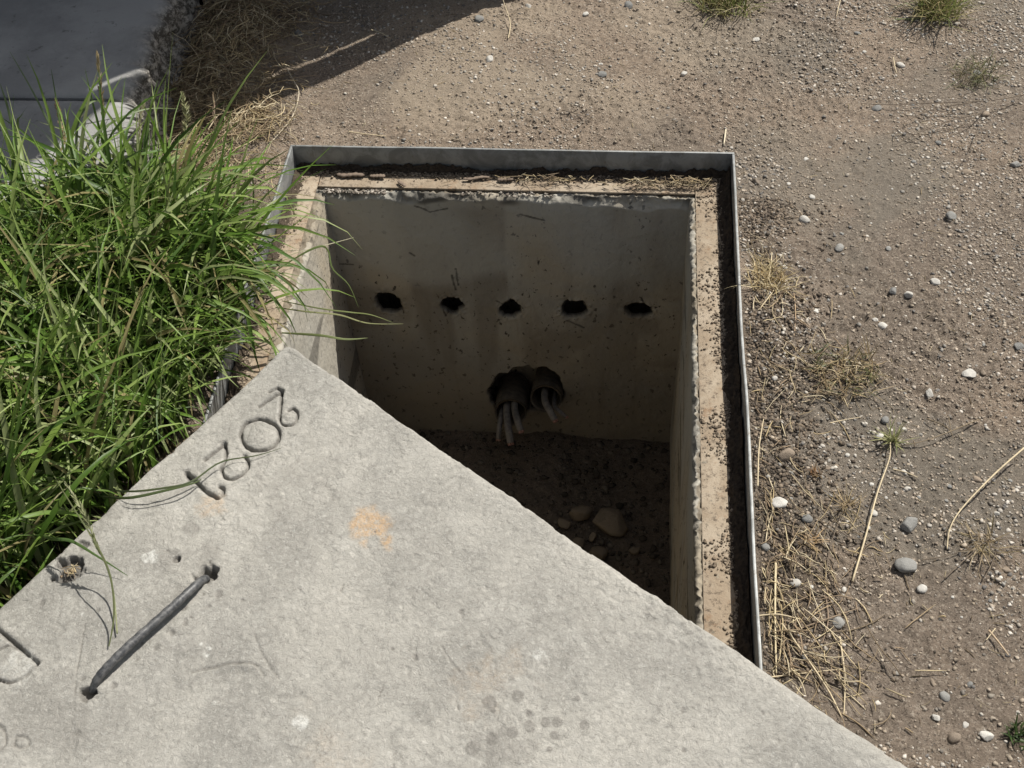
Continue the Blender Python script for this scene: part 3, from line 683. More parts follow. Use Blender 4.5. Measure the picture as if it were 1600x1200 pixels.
for px, py, k in spots:
    dmin, ax_, ay_, nm = min((math.hypot(px - a, py - b), a, b, n_) for a, b, n_ in anchors)
    dr = DIRS[int(round(math.atan2(py - ay_, px - ax_) / (math.pi / 4))) % 8]; keyed.setdefault((k, dr, nm), []).append((dmin, px, py))
for (k, dr, nm), lst in keyed.items():
    lst.sort(); single = len(lst) == 1
    for q_, (_, px, py) in enumerate(lst):
        lab = ('only ' if single else ORD[min(q_, 11)] + ' ') + 'small ' + k + ' pebble ' + dr + ' the ' + nm
        pebble(px, py, 5 + 8 * rnd.random() ** 2, k, lab, group='small pebbles on the dirt', sink=.55)
# stones on the pit floor
def pit_stone(px, py, sz, i, label, sq):
    p = up(px, py, -D_ + .04); me = stone_mesh(400 + i, PITSTONE, 2.2, sq)
    o = link('stone', me); r = sz; o.scale = (r, r, r); o.location = (p[0], p[1], float(floor_z(p[0], p[1])) + r * sq[2] * .6); o.rotation_euler = (.1, -.1, .5 + i)
    tag(o, label, 'stone')
pit_stone(957, 808, .056, 1, 'big flat round stone lying on the pit floor', (1, .95, .45))
pit_stone(907, 795, .044, 3, 'long tan stone left of the big flat one on the pit floor', (1, .6, .5))
pit_stone(935, 856, .034, 3, 'small angular stone below the big flat one on the pit floor', (1, .75, .5))
pit_stone(880, 812, .022, 5, 'small flat stone at the far left of the group on the pit floor', (1, .8, .4))
pit_stone(992, 850, .020, 6, 'lone angular stone right of the big flat one on the pit floor', (1, .7, .5))
pit_stone(905, 840, .024, 7, 'broken stone half under the slab edge on the pit floor', (1, .7, .4))
pit_stone(926, 828, .020, 4, 'wedge of stone between the bigger stones on the pit floor', (1, .7, .6))
# grit: uncountable, one mesh
def scatter(name, N, sampler, smin, smax, palette, label, zf, pw=2.5, kind='stuff', flat=.6, cat='gravel'):
    P = sampler(N); N = len(P)
    s = smin + (smax - smin) * rng.random(N) ** pw
    R = rng.normal(size=(N, 12, 3)) * .24; base = IV1 if False else None
    ic = ICO0; V = ic[None] * (1 + .9 * R[:, :, :1]) + R * .6
    sc = np.stack([s, s * rng.uniform(.6, 1, N), s * rng.uniform(flat * .6, flat, N)], 1); V = V * sc[:, None]
    a = rng.uniform(0, 6.28, N); c, sn = np.cos(a)[:, None], np.sin(a)[:, None]
    x = V[..., 0] * c - V[..., 1] * sn; y = V[..., 0] * sn + V[..., 1] * c
    z = V[..., 2] + (zf(P[:, 0], P[:, 1]) + sc[:, 2] * .25)[:, None]
    V = np.stack([x + P[:, :1], y + P[:, 1:2], z], 2).reshape(-1, 3)
    Q = (ICF0[None] + (np.arange(N) * 12)[:, None, None]).reshape(-1, 3)
    pal = np.array(palette); ci = pal[rng.integers(0, len(pal), N)] * rng.uniform(.75, 1.2, (N, 1))
    col = np.repeat(ci, 12, 0)
    o = link(name, mesh_np(name, V, Q, GRIT, False, col)); tag(o, label, cat, kind=kind); return o
def ico0():
    t = (1 + 5 ** .5) / 2
    V = np.array([(-1, t, 0), (1, t, 0), (-1, -t, 0), (1, -t, 0), (0, -1, t), (0, 1, t), (0, -1, -t), (0, 1, -t), (t, 0, -1), (t, 0, 1), (-t, 0, -1), (-t, 0, 1)], float)
    V /= np.linalg.norm(V[0])
    Fc = [(0, 11, 5), (0, 5, 1), (0, 1, 7), (0, 7, 10), (0, 10, 11), (1, 5, 9), (5, 11, 4), (11, 10, 2), (10, 7, 6), (7, 1, 8), (3, 9, 4), (3, 4, 2), (3, 2, 6), (3, 6, 8), (3, 8, 9), (4, 9, 5), (2, 4, 11), (6, 2, 10), (8, 6, 7), (9, 8, 1)]
    return V, np.array(Fc)
ICO0, ICF0 = ico0()
def ok_ground(x, y):
    a = (x > X0 - .004) & (x < X1 + .004) & (y > Y0) & (y < Y1 + .004)
    return ~a & ~in_lid(x, y, .005)
def samp_ground(N):
    x = rng.uniform(-1.0, 1.75, N * 2); y = rng.uniform(-1.45, .95, N * 2)
    d = .12 + .88 * sstep(-.2, .6, fbm(x * 4.5, y * 4.5, 9, 4))
    d = d * (.35 + .65 * sstep(.5, 1.1, x)) + .35 * sstep(.3, .6, y) * sstep(0, .4, fbm(x * 5, y * 5, 44, 3))
    k = ok_ground(x, y) & (rng.random(N * 2) < d); return np.stack([x[k], y[k]], 1)
pg = [(.36, .32, .27), (.27, .24, .20), (.44, .41, .36), (.20, .18, .155), (.16, .15, .14), (.31, .26, .20), (.25, .235, .21), (.54, .50, .44), (.40, .34, .27), (.46, .42, .36)]
pdirt = [(.32, .265, .20), (.26, .215, .165), (.37, .31, .245), (.20, .165, .13), (.30, .245, .19), (.40, .35, .285)]
def samp_fine(N):
    x = rng.uniform(-.6, 1.72, N * 2); y = rng.uniform(-1.35, .74, N * 2); k = ok_ground(x, y) & (rng.random(2 * N) < (.25 + .75 * sstep(-.5, .5, fbm(x * 6, y * 6, 49, 3))))
    return np.stack([x[k], y[k]], 1)
scatter('crumbs', 62000, samp_fine, .0008, .0034, pdirt, 'crumbly dirt grains covering the bare ground', ground_z, 1.8, cat='dirt')
scatter('gravel', 92000, samp_ground, .0010, .0050, pg, 'fine gravel and grit strewn over the bare dirt', ground_z, 3.2)
pd_ = [(.085, .066, .05), (.12, .095, .072), (.16, .125, .09), (.06, .05, .04), (.24, .19, .14)]
def samp_clods(N):
    x = X1 + .006 + np.abs(rng.normal(0, .075, N)); y = rng.uniform(-1.15, -.05, N); k = ok_ground(x, y) & (fbm(x * 8, y * 8, 61, 3) > -.35)
    return np.stack([x[k], y[k]], 1)
scatter('loose_soil', 12000, samp_clods, .0009, .0048, pd_, 'dark crumbly soil heaped along the outside of the right frame plate', ground_z, 2.4, cat='soil')
def samp_frame(N):
    a = rng.random(N); P = []
    for t in a:
        r = abs(rnd.gauss(0, 1))
        if t < .36: P.append((rnd.uniform(X0 + .01, X1 - .012), Y1 - TP - .003 - min(.012 * r, .05)))
        elif t < .74:
            y = rnd.uniform(Y0 + .02, Y1 - .01); g_ = max(.12, .5 + .9 * float(fbm(y * 11, 2.2, 333, 3))); P.append((X1 - TP - .003 - min(.024 * r * g_ + .018 * rnd.random(), .066), y))
        else:
            y = rnd.uniform(-.6, Y1 - .01); g_ = max(.15, .6 + .8 * float(fbm(y * 11, 5.2, 334, 3))); P.append((X0 + TP + .003 + min(.02 * r * g_ + .012 * rnd.random(), .05), y))
    return np.array(P)
def flange_z(x, y): return np.full(np.shape(x), .0085)
scatter('frame_dirt', 9500, samp_frame, .0008, .0042, [(.16, .125, .09), (.22, .175, .13), (.28, .225, .165), (.11, .085, .062), (.33, .27, .20)], 'crumbs of dark dirt lying along the inside of the frame flange', flange_z, 2.2, cat='dirt')
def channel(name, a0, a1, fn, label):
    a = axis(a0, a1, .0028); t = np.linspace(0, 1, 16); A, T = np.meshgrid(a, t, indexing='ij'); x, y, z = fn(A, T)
    o = link(name, mesh_np(name, np.stack([x, y, z], 2).reshape(-1, 3), gridq(*A.shape), SHADED_SOIL if 'left' not in label else G_, False, np.tile(np.array([[.95, 0, 0]]), (A.size, 1)))); tag(o, label, 'soil', kind='stuff')
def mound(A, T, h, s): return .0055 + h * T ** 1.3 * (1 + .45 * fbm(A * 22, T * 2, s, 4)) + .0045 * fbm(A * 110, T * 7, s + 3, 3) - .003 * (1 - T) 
channel('channel_soil', X0 + .008, X1 - .008, lambda A, T: (A, Y1 - TP - .0015 - (1 - T) * (.022 + .008 * fbm(A * 14, 0 * A, 5, 3)), mound(A, T, .016, 301)), 'dark soil, plate shade in its colour, packed along the foot of the far frame plate')
channel('channel_soil', Y0 + .01, Y1 - .012, lambda A, T: (X1 - TP - .003 - (1 - T) * (.030 + .007 * fbm(A * 14, 0 * A, 6, 3)), A, mound(A, T, .024, 311)), 'dark soil, plate shade in its colour, packed along the foot of the right frame plate')
channel('channel_soil', Y0 + .01, Y1 - .012, lambda A, T: (X0 + TP + .003 + (1 - T) * (.024 + .008 * fbm(A * 14, 0 * A, 7, 3)), A, mound(A, T, .014, 321)), 'brown soil packed along the foot of the left frame plate')
def samp_rim(N):
    x = np.where(rng.random(N) < .7, rng.uniform(-.005, .13, N), rng.uniform(.3, .5, N)); y = rng.uniform(.002, FI + .004, N); return np.stack([x, y], 1)
scatter('mortar_crumbs', 260, samp_rim, .0015, .005, [(.30, .27, .23), (.2, .17, .14), (.42, .38, .33)], 'mortar crumbs on the broken far rim of the pit', lambda x, y: np.full(np.shape(x), .0005), 2, cat='rubble')
def samp_floor(N): return np.stack([rng.uniform(.0, W_, N), rng.uniform(-.9, .0, N)], 1)
scatter('rubble', 5500, samp_floor, .0012, .012, [(.10, .082, .062), (.075, .06, .045), (.14, .118, .09), (.06, .05, .038)], 'small rubble strewn over the pit floor', floor_z, 5, cat='rubble')

# ================================================================ PLANTS
def strips(name, CL, WD, SD, col, mat, fold=.3):
    """CL (N,S,3) centre lines, WD (N,S) half widths, SD (N,3) side vectors -> one mesh of V-folded blades"""
    N, Sg = CL.shape[:2]
    T = np.gradient(CL, axis=1); T /= np.linalg.norm(T, axis=2)[..., None] + 1e-9
    side = SD[:, None, :] - (T * SD[:, None, :]).sum(2, keepdims=True) * T; side /= np.linalg.norm(side, axis=2)[..., None] + 1e-9
    nr = np.cross(T, side)
    Lf = CL - side * WD[..., None] + nr * (fold * WD)[..., None]; Rt = CL + side * WD[..., None] + nr * (fold * WD)[..., None]
    V = np.stack([Lf, CL, Rt], 2).reshape(-1, 3)
    i = (np.arange(N)[:, None] * Sg + np.arange(Sg - 1)[None, :]).ravel() * 3
    Q = np.vstack([np.stack([i, i + 1, i + 4, i + 3], 1), np.stack([i + 1, i + 2, i + 5, i + 4], 1)])
    return mesh_np(name, V, Q, mat, True, np.repeat(col, Sg * 3, 0))
def blade_lines(B, az, L, th0, bend, Sg=9, twist=None):
    """arching centre lines: th0 lean at the base, bend added towards the tip (radians)"""
    s = np.linspace(0, 1, Sg)[None, :]; th = th0[:, None] + bend[:, None] * s ** 1.4
    azz = az[:, None] + (0 if twist is None else twist[:, None] * s)
    d = np.stack([np.sin(th) * np.cos(azz), np.sin(th) * np.sin(azz), np.cos(th)], 2) * (L / (Sg - 1))[:, None, None]
    P = np.concatenate([np.zeros((len(L), 1, 3)), np.cumsum(d[:, :-1] * .5 + d[:, 1:] * .5, 1)], 1)
    return P + B[:, None, :]
def blade_width(w, Sg=9):
    s = np.linspace(0, 1, Sg)[None, :]; return w[:, None] * np.clip(np.minimum(.45 + 2.2 * s, 1) * (1 - s ** 2.2) + .03, .03, 1)
def side_of(az, n): 
    return np.stack([-np.sin(az), np.cos(az), np.zeros(n)], 1) + rng.normal(0, .35, (n, 3))
poly = [up(*p, GZ)[:2] for p in ((-120, 380), (60, 350), (200, 372), (300, 372), (335, 388), (392, 412), (404, 545), (452, 560), (215, 780), (-20, 1000), (-180, 1050))]
def in_poly(x, y, P):
    r = np.zeros(np.shape(x), bool); j = len(P) - 1
    for i in range(len(P)):
        xi, yi = P[i]; xj, yj = P[j]
        r ^= ((yi > y) != (yj > y)) & (x < (xj - xi) * (y - yi) / (yj - yi + 1e-12) + xi); j = i
    return r
greens = np.array([(.115, .205, .030), (.180, .275, .055), (.055, .112, .018), (.24, .32, .095), (.150, .240, .050), (.29, .34, .15), (.08, .155, .024)])
def make_grass():
    tx = rng.uniform(-1.15, 0, 1500); ty = rng.uniform(-1.3, .15, 1500)
    k = in_poly(tx, ty, poly) & (tx < X0 - .012) & ~in_lid(tx, ty, .015); tx, ty = tx[k][:370], ty[k][:370]
    n = len(tx); nb = rng.integers(13, 30, n); idx = np.repeat(np.arange(n), nb); N = len(idx)
    taz = rng.uniform(0, 6.28, n); az = rng.uniform(0, 6.28, N) * .65 + taz[idx] * .35
    B = np.stack([tx[idx] + rng.normal(0, .016, N), ty[idx] + rng.normal(0, .016, N), np.full(N, GZ - .004)], 1)
    bias = rng.random(N) < .55; az = np.where(bias, rng.normal(-.45, .8, N), az)
    hs = np.clip(.55 + .9 * sstep(-.05, -.35, ty[idx]) , .4, 1) * np.clip(.74 + 1.2 * sstep(-.09, -.28, tx[idx]), .74, 1)
    L = rng.gamma(9, .034, N) * hs; L = np.clip(L, .07, .48)
    th0 = np.abs(rng.normal(.25, .25, N)); bend = rng.gamma(3.6, .46, N)
    CL = blade_lines(B, az, L, th0, bend, 9, rng.normal(0, .5, N))
    WD = blade_width(np.clip(rng.normal(.0046, .0014, N), .0016, .0078) * (L / .3) ** .35)
    il = in_lid(CL[..., 0], CL[..., 1], .004)
    low = (il & (CL[..., 2] < ZL + .012)).any(1); over = il.any(1)
    bad = low | (over & (rng.random(N) > -1)) | (CL[..., 2] < GZ - .01).any(1)
    sl = (CL[..., 0] < BA[0] + .01) & (CL[..., 1] > BA[1] + BSK * (CL[..., 0] - BA[0]) - .01) & (CL[..., 2] < SZ + .01); bad |= sl.any(1)
    pen = (CL[..., 0] > X0 - .006) & (CL[..., 2] < ZF + .008) & (CL[..., 1] < Y1) & (CL[..., 0] < 0.0); bad |= pen.any(1)
    bad |= ((CL[..., 0] > -.05) & (CL[..., 1] > -.10)).any(1) | ((CL[..., 0] > -.12) & (CL[..., 1] > .02)).any(1)
    bad |= (CL[..., 0].max(1) > .06) & (rng.random(N) > .45)
    near = (B[:, 0] > -.26); bad |= near & (rng.random(N) < .08)
    g = ~bad; col = greens[rng.integers(0, len(greens), N)] * rng.uniform(.75, 1.25, (N, 1))
    yl = rng.random(N) < .09; col[yl] = np.array([.30, .26, .12]) * rng.uniform(.7, 1.2, (yl.sum(), 1))
    me = strips('grass', CL[g], WD[g], side_of(az, N)[g], col[g], LEAF)
    tag(link('grass', me), 'lush green long-bladed grass growing between the slab and the frame', 'grass', kind='stuff')
make_grass()

def straw_mesh(P0, az, L, lift, curve, r, col, name, zf, stiff=0):
    """short dry stalks lying about: three-sided tubes in one mesh"""
    N = len(L); Sg = 6; s = np.linspace(-.5, .5, Sg)[None, :]
    a = az[:, None] + curve[:, None] * s
    dx = np.cumsum(np.cos(a) * (L / Sg)[:, None], 1); dy = np.cumsum(np.sin(a) * (L / Sg)[:, None], 1)
    X = P0[:, :1] + dx - dx.mean(1, keepdims=True); Y = P0[:, 1:2] + dy - dy.mean(1, keepdims=True)
    Z = zf(X, Y); Z = (Z.mean(1, keepdims=True) if stiff else Z) + lift[:, None] * (1 + np.tan(rng.normal(0, .25, N))[:, None] * s * 1.2) + r[:, None]
    CL = np.stack([X, Y, Z], 2); T = np.gradient(CL, axis=1); T /= np.linalg.norm(T, axis=2)[..., None]
    A = np.cross(T, np.array([0, 0, 1.])); A /= np.linalg.norm(A, axis=2)[..., None] + 1e-9; Bv = np.cross(T, A)
    rr = r[:, None] * np.array([.6, 1, 1, .95, .85, .4])[None, :]
    V = np.stack([CL + rr[..., None] * (math.cos(t) * A + math.sin(t) * Bv) for t in (0, 2.09, 4.19)], 2).reshape(-1, 3)
    i = (np.arange(N)[:, None] * Sg + np.arange(Sg - 1)[None, :]).ravel() * 3
    Q = np.vstack([np.stack([i + j, i + (j + 1) % 3, i + 3 + (j + 1) % 3, i + 3 + j], 1) for j in range(3)])
    return mesh_np(name, V, Q, STRAW, True, np.repeat(col, Sg * 3, 0))
straws = np.array([(.46, .36, .20), (.56, .46, .28), (.36, .27, .16), (.24, .18, .11), (.62, .53, .36), (.30, .22, .14)])
def litter(name, P0, L, lift, label, pal=straws, zf=ground_z, r=(.0005, .0013), az=None, curve=.5, cat='straw'):
    N = len(P0); az = rng.uniform(0, 6.28, N) if az is None else az
    col = pal[rng.integers(0, len(pal), N)] * rng.uniform(.7, 1.15, (N, 1))
    me = straw_mesh(P0, az, L, lift, rng.normal(0, curve, N), rng.uniform(r[0], r[1], N), col, name, zf)
    tag(link(name, me), label, cat, kind='stuff')
def blobpts(spec):
    out = []
    for px, py, sx, sy, n in spec:
        p = up(px, py, GZ); out.append(np.stack([rng.normal(p[0], sx, n), rng.normal(p[1], sy, n)], 1))
    P = np.vstack(out); return P
P0 = blobpts([(1195, 440, .03, .05, 120), (1205, 640, .03, .09, 45), (1190, 780, .012, .12, 90), (1208, 960, .024, .07, 160), (1245, 1060, .04, .05, 110), (1235, 900, .05, .06, 90), (1290, 830, .06, .06, 50), (1310, 600, .05, .035, 60), (1300, 1000, .06, .07, 60), (1235, 560, .05, .08, 50)])
LL = rng.gamma(3, .014, len(P0)); AZ = rng.choice([1.45, 1.9, .4, 2.6, 5.2], len(P0)) + rng.normal(0, .4, len(P0))
k = ok_ground(P0[:, 0], P0[:, 1]) & (P0[:, 0] - LL * (.5 * np.abs(np.cos(AZ)) + .08) > X1 + .004) & ~in_lid(P0[:, 0], P0[:, 1], .01); P0, LL, AZ = P0[k], LL[k], AZ[k]
litter('straw', P0, LL, rng.gamma(2, .0028, len(P0)), 'loose dry straw along the outside of the right frame plate', r=(.0004, .0013), az=AZ)
P0 = np.stack([rng.uniform(-.5, 1.75, 2300), rng.uniform(-1.3, .95, 2300)], 1); P0 = P0[ok_ground(P0[:, 0], P0[:, 1]) & (np.abs(P0[:, 0] - .4) > 0)]
litter('chaff', P0, rng.gamma(2.5, .0055, len(P0)), rng.gamma(1.5, .0008, len(P0)), 'tiny broken bits of dry stalk scattered thinly over the dirt', pal=straws * .8, r=(.0003, .0008), cat='chaff')
P0 = blobpts([(345, 110, .08, .17, 1900), (395, 40, .08, .13, 900), (300, 190, .05, .07, 500), (385, 195, .045, .045, 420), (340, 265, .08, .05, 260)])
P0 = P0[ok_ground(P0[:, 0], P0[:, 1]) & (P0[:, 0] > -.47)]
litter('straw', P0, rng.gamma(4, .017, len(P0)), rng.gamma(2, .008, len(P0)), 'heap of tangled dry grass beside the raised pavement at the top left', curve=1.1, r=(.0005, .0012))
P0 = blobpts([(850, 258, .06, .004, 60), (1030, 265, .07, .004, 110), (1075, 262, .03, .005, 60)])
P0[:, 1] = np.clip(P0[:, 1], .03, Y1 - .012); P0[:, 0] = np.clip(P0[:, 0], 0, W_ + .03)
litter('frame_straw', P0, rng.gamma(3, .008, len(P0)), rng.uniform(.002, .018, len(P0)), 'dead grass caught against the inside of the far frame plate', pal=straws * .8, zf=flange_z, az=rng.normal(0, .5, len(P0)), cat='straw')
P0 = np.stack([rng.normal(*(px_uv(108, 888)[0], .006), 40), rng.normal(px_uv(108, 888)[1], .006, 40)], 1)
P0 = np.stack([LC[0] + P0[:, 0] * LU[0] + P0[:, 1] * LV[0], LC[1] + P0[:, 0] * LU[1] + P0[:, 1] * LV[1]], 1)
litter('chip_straw', P0, rng.gamma(3, .004, 40), rng.uniform(.0, .004, 40), 'bits of dry grass lying in the chipped hollow near the slab edge', zf=lambda x, y: np.full(np.shape(x), ZL - .010), cat='straw')

# single stalks
def stalk(pts, r, col, label, cat='straw', name='dry_straw', n=26, root=None):
    """pts: (px, py, height above ground)"""
    P = [up(px, py, GZ + .004 + h) for px, py, h in pts]; path = smooth_path(P, n)
    rad = r * np.linspace(1, .55, n); V, Q = tube(path, rad, 7)
    c = np.tile(np.array([col]) , (len(V), 1)); o = link(name, mesh_np(name, V - path[0], Q, STRAW, True, c)); o.location = path[0]
    if label: tag(o, label, cat, kind='thing')
    return o
ST = (.60, .50, .33); DK = (.16, .125, .09)
stalk([(1332, 908, .001), (1352, 840, .004), (1368, 780, .008), (1376, 755, .009), (1390, 715, .012), (1391, 690, .014)], .0017, ST, 'long straight straw rising from the pale green weed on the right')
stalk([(1600, 700, .02), (1560, 735, .018), (1520, 775, .014), (1495, 805, .010), (1483, 830, .006), (1480, 858, .002)], .0016, ST, 'long curved straw at the right edge of the picture')
stalk([(424, 222, .002), (440, 204, .004), (458, 180, .008), (467, 146, .014), (460, 128, .018), (446, 104, .02)], .0018, (.55, .48, .36), 'bent pale straw crossing the shadow edge left of the frame')
stalk([(545, 206, .001), (575, 210, .002), (604, 213, .001)], .0016, ST, 'short thick straw lying above the far frame plate, left half')
stalk([(706, 217, .0), (722, 220, .001)], .0014, (.4, .33, .24), 'stub of brown straw lying above the far frame plate')
stalk([(1134, 203, .001), (1131, 226, .001)], .0022, (.66, .58, .42), 'short upright-looking pale straw beside the far right frame corner', n=6)
stalk([(1545, 985, .001), (1560, 1003, .002), (1576, 1024, .001)], .0020, (.5, .38, .25), 'thick broken straw stub at the lower right')
stalk([(1555, 982, .001), (1541, 1000, .002)], .0011, ST, 'thin straw touching the thick broken stub')
stalk([(1312, 995, .001), (1320, 1060, .006), (1318, 1124, .002)], .0015, ST, 'upright-looking straw standing over the slab edge, lower right')
stalk([(1222, 975, .004), (1262, 1030, .01), (1295, 1080, .008), (1316, 1122, .002)], .0017, ST, 'long slanting straw running down to the slab edge')
stalk([(1212, 880, .002), (1211, 960, .004), (1213, 1052, .002)], .0020, (.62, .52, .33), 'thick straw standing beside the frame just above the slab')
stalk([(1205, 1058, .002), (1255, 1052, .004), (1318, 1045, .003)], .0012, ST, 'thin straw lying level just above the slab edge')
stalk([(1180, 963, .003), (1215, 960, .008), (1252, 968, .003)], .0016, ST, 'short straw lying across the bundle beside the frame')
stalk([(1184, 760, .003), (1186, 700, .012), (1193, 655, .006)], .0014, ST, 'thin straw leaning on the right frame plate, middle')
stalk([(1185, 485, .002), (1203, 462, .006), (1222, 435, .003)], .0014, ST, 'straw stalk crossing the dry clump beside the frame')
stalk([(1240, 455, .002), (1243, 490, .004), (1241, 525, .002)], .0014, (.42, .3, .18), 'brown stick lying right of the dry clump')
stalk([(1206, 395, .008), (1203, 425, .004), (1198, 440, .001)], .0013, ST, 'stalk standing up out of the dry clump')
stalk([(1234, 988, .002), (1290, 968, .010), (1342, 950, .004)], .0013, (.28, .21, .14), 'dark thin stalk lying across the straw, lower right')
stalk([(1290, 930, .004), (1294, 968, .007), (1285, 1005, .002)], .0012, (.3, .22, .15), 'dark stalk crossing the lying stalk, lower right')
stalk([(1395, 733, .001), (1415, 738, .002), (1434, 746, .001)], .0012, ST, 'short straw lying right of the pale green weed')
stalk([(1300, 609, .003), (1280, 622, .001), (1235, 632, .001)], .0013, ST, 'straw lying under the dead brown tuft')
stalk([(1297, 661, .001), (1320, 656, .001), (1345, 652, .001)], .0011, ST, 'pale thin straw left above the green weed')
stalk([(794, 60, .001), (797, 35, .01), (786, 0, .03)], .0014, ST, 'dry stalk standing at the top edge right of the shadow')
stalk([(1313, 0, .01), (1310, 12, .006), (1307, 26, .001)], .0013, ST, 'straw stub at the top edge between the two grass tufts')
stalk([(1396, 90, .001), (1398, 103, .002), (1401, 114, .001)], .0014, ST, 'short straw touching the smooth white pebble')

# small weeds: one thing each
def weed(name, px, py, n, L, w, cols, label, cat, th=(.2, .5), bd=1.2, spread=.008, extra=None):
    p = up(px, py, GZ); z = float(ground_z(p[0], p[1])); az = rng.uniform(0, 6.28, n)
    B = np.stack([np.clip(rng.normal(0, spread, n), -1.35 * spread, 1.35 * spread), np.clip(rng.normal(0, spread, n), -1.35 * spread, 1.35 * spread), np.full(n, -.003)], 1)
    Ln = rng.uniform(L[0], L[1], n)
    CL = blade_lines(B, az, Ln, np.abs(rng.normal(th[0], th[1], n)), rng.uniform(.2, bd, n), 7, rng.normal(0, .6, n))
    CL[..., 2] = np.maximum(CL[..., 2], .001)
    cc = np.array(cols); col = cc[rng.integers(0, len(cc), n)] * rng.uniform(.75, 1.2, (n, 1))
    o = link(name, strips(name, CL, blade_width(rng.uniform(w[0], w[1], n), 7), side_of(az, n), col, LEAF)); o.location = (p[0], p[1], z)
    return tag(o, label, cat)
YG = [(.24, .25, .09), (.30, .28, .13), (.16, .20, .06), (.40, .33, .18)]; DR = [(.28, .21, .12), (.20, .15, .09), (.40, .31, .18)]
weed('grass_tuft', 1130, 4, 380, (.04, .13), (.0009, .0019), YG, 'yellow-green grass tuft at the top edge, right of centre', 'grass tuft', spread=.038, th=(.6, .4))
weed('grass_tuft', 1464, 18, 330, (.05, .15), (.0008, .0017), YG, 'wiry yellow-green grass tuft in the top right corner', 'grass tuft', spread=.03, th=(.6, .4))
weed('weed', 1392, 696, 55, (.012, .05), (.0007, .0014), [(.36, .36, .16), (.44, .42, .22), (.20, .24, .09)], 'small pale green weed with the long straw, right side', 'weed', spread=.004, th=(.6, .5))
weed('weed', 1322, 792, 45, (.02, .06), (.0005, .0010), DR, 'spidery dead weed left of the long straight straw', 'weed', spread=.005, th=(1.0, .3))
weed('weed', 1318, 592, 300, (.01, .05), (.0007, .0014), DR + [(.12, .13, .06)], 'low dead brown moss-like tuft right of the frame', 'weed', spread=.036, th=(.9, .5))
weed('weed', 1200, 440, 120, (.03, .08), (.0006, .0012), [(.56, .44, .24), (.46, .35, .18), (.64, .54, .34)], 'clump of straw-coloured dead grass beside the right frame plate', 'weed', spread=.02, th=(.8, .4))
weed('weed', 1535, 855, 50, (.02, .07), (.0006, .0010), DR, 'sprawling dark dead weed at the right below the curved straw', 'weed', spread=.012, th=(1.1, .3))
weed('weed', 1520, 118, 170, (.02, .08), (.0006, .0011), [(.14, .16, .07), (.22, .2, .1), (.1, .09, .06)], 'dark scrubby weed at the base of the thin branching twig', 'weed', spread=.03, th=(.8, .4))
weed('weed', 1596, 1150, 60, (.01, .035), (.001, .002), [(.06, .10, .03), (.05, .08, .03)], 'dark green little plant at the right edge near the bottom', 'weed', spread=.010)
weed('weed', 1275, 742, 22, (.01, .03), (.001, .002), [(.35, .22, .12), (.2, .13, .08)], 'curled brown dead leaf bud in the dirt right of the frame', 'weed', spread=.005, th=(.6, .4))
weed('weed', 1265, 850, 30, (.015, .04), (.0006, .0014), [(.48, .33, .18), (.3, .22, .13)], 'rusty dead tuft below the egg shaped grey pebble', 'weed', spread=.008, th=(.9, .4))
weed('weed', 790, -8, 40, (.03, .09), (.0006, .0011), DR + [(.5, .42, .27)], 'dead grass tuft at the top edge beside the shadow corner', 'weed', spread=.02, th=(.7, .4))
# thin branching twig
def twig(lines, label, r=.0011, col=DK):
    root = None; allp = []
    for pts in lines:
        path = smooth_path([up(px, py, GZ + .004 + h) for px, py, h in pts], 18); allp.append(tube(path, r * np.linspace(1, .5, 18), 6))
    V, Q = merge(allp); c0 = V[0].copy(); o = link('twig', mesh_np('twig', V - c0, Q, STRAW, True, np.tile(np.array([col]), (len(V), 1)))); o.location = c0
    return tag(o, label, 'twig')
twig([[(1600, 148, .01), (1548, 157, .02), (1480, 160, .012), (1400, 163, .006), (1345, 162, .001)], [(1548, 157, .02), (1520, 185, .016), (1480, 205, .012), (1440, 210, .010), (1420, 208, .008), (1411, 198, .004)],
      [(1530, 178, .016), (1480, 190, .012), (1430, 210, .006), (1398, 227, .001)], [(1520, 160, .016), (1460, 170, .012), (1415, 190, .008), (1400, 205, .005), (1397, 226, .001)], [(1530, 198, .012), (1515, 235, .006), (1496, 262, .001)]],
     'thin dark branching twig sprawled over the upper right gravel')
twig([[(1530, 655, .003), (1480, 676, .008), (1440, 690, .01), (1400, 698, .006)], [(1448, 654, .002), (1480, 668, .008), (1490, 685, .003)], [(1482, 650, .006), (1487, 680, .001)]], 'brown twig lying right of the pale green weed', .0012, (.2, .155, .1))
twig([[(1475, 905, .001), (1510, 872, .006), (1548, 840, .010), (1562, 845, .01)], [(1510, 872, .006), (1545, 878, .004), (1575, 868, .001)], [(1535, 908, .001), (1550, 880, .006), (1560, 848, .008)], [(1440, 875, .001), (1480, 868, .004), (1520, 855, .005)]], 'dark branching twig right of the upright blue-grey pebble', .0010)
twig([[(1290, 900, .001), (1296, 860, .006), (1305, 830, .010), (1318, 796, .012)], [(1306, 825, .01), (1335, 842, .006), (1370, 835, .003), (1400, 825, .001)]], 'dark thin twig trailing from the spidery dead weed', .0010)
twig([[(878, 172, .001), (895, 176, .003), (914, 182, .001)]], 'small dark twig lying above the far frame plate, centre', .0012)

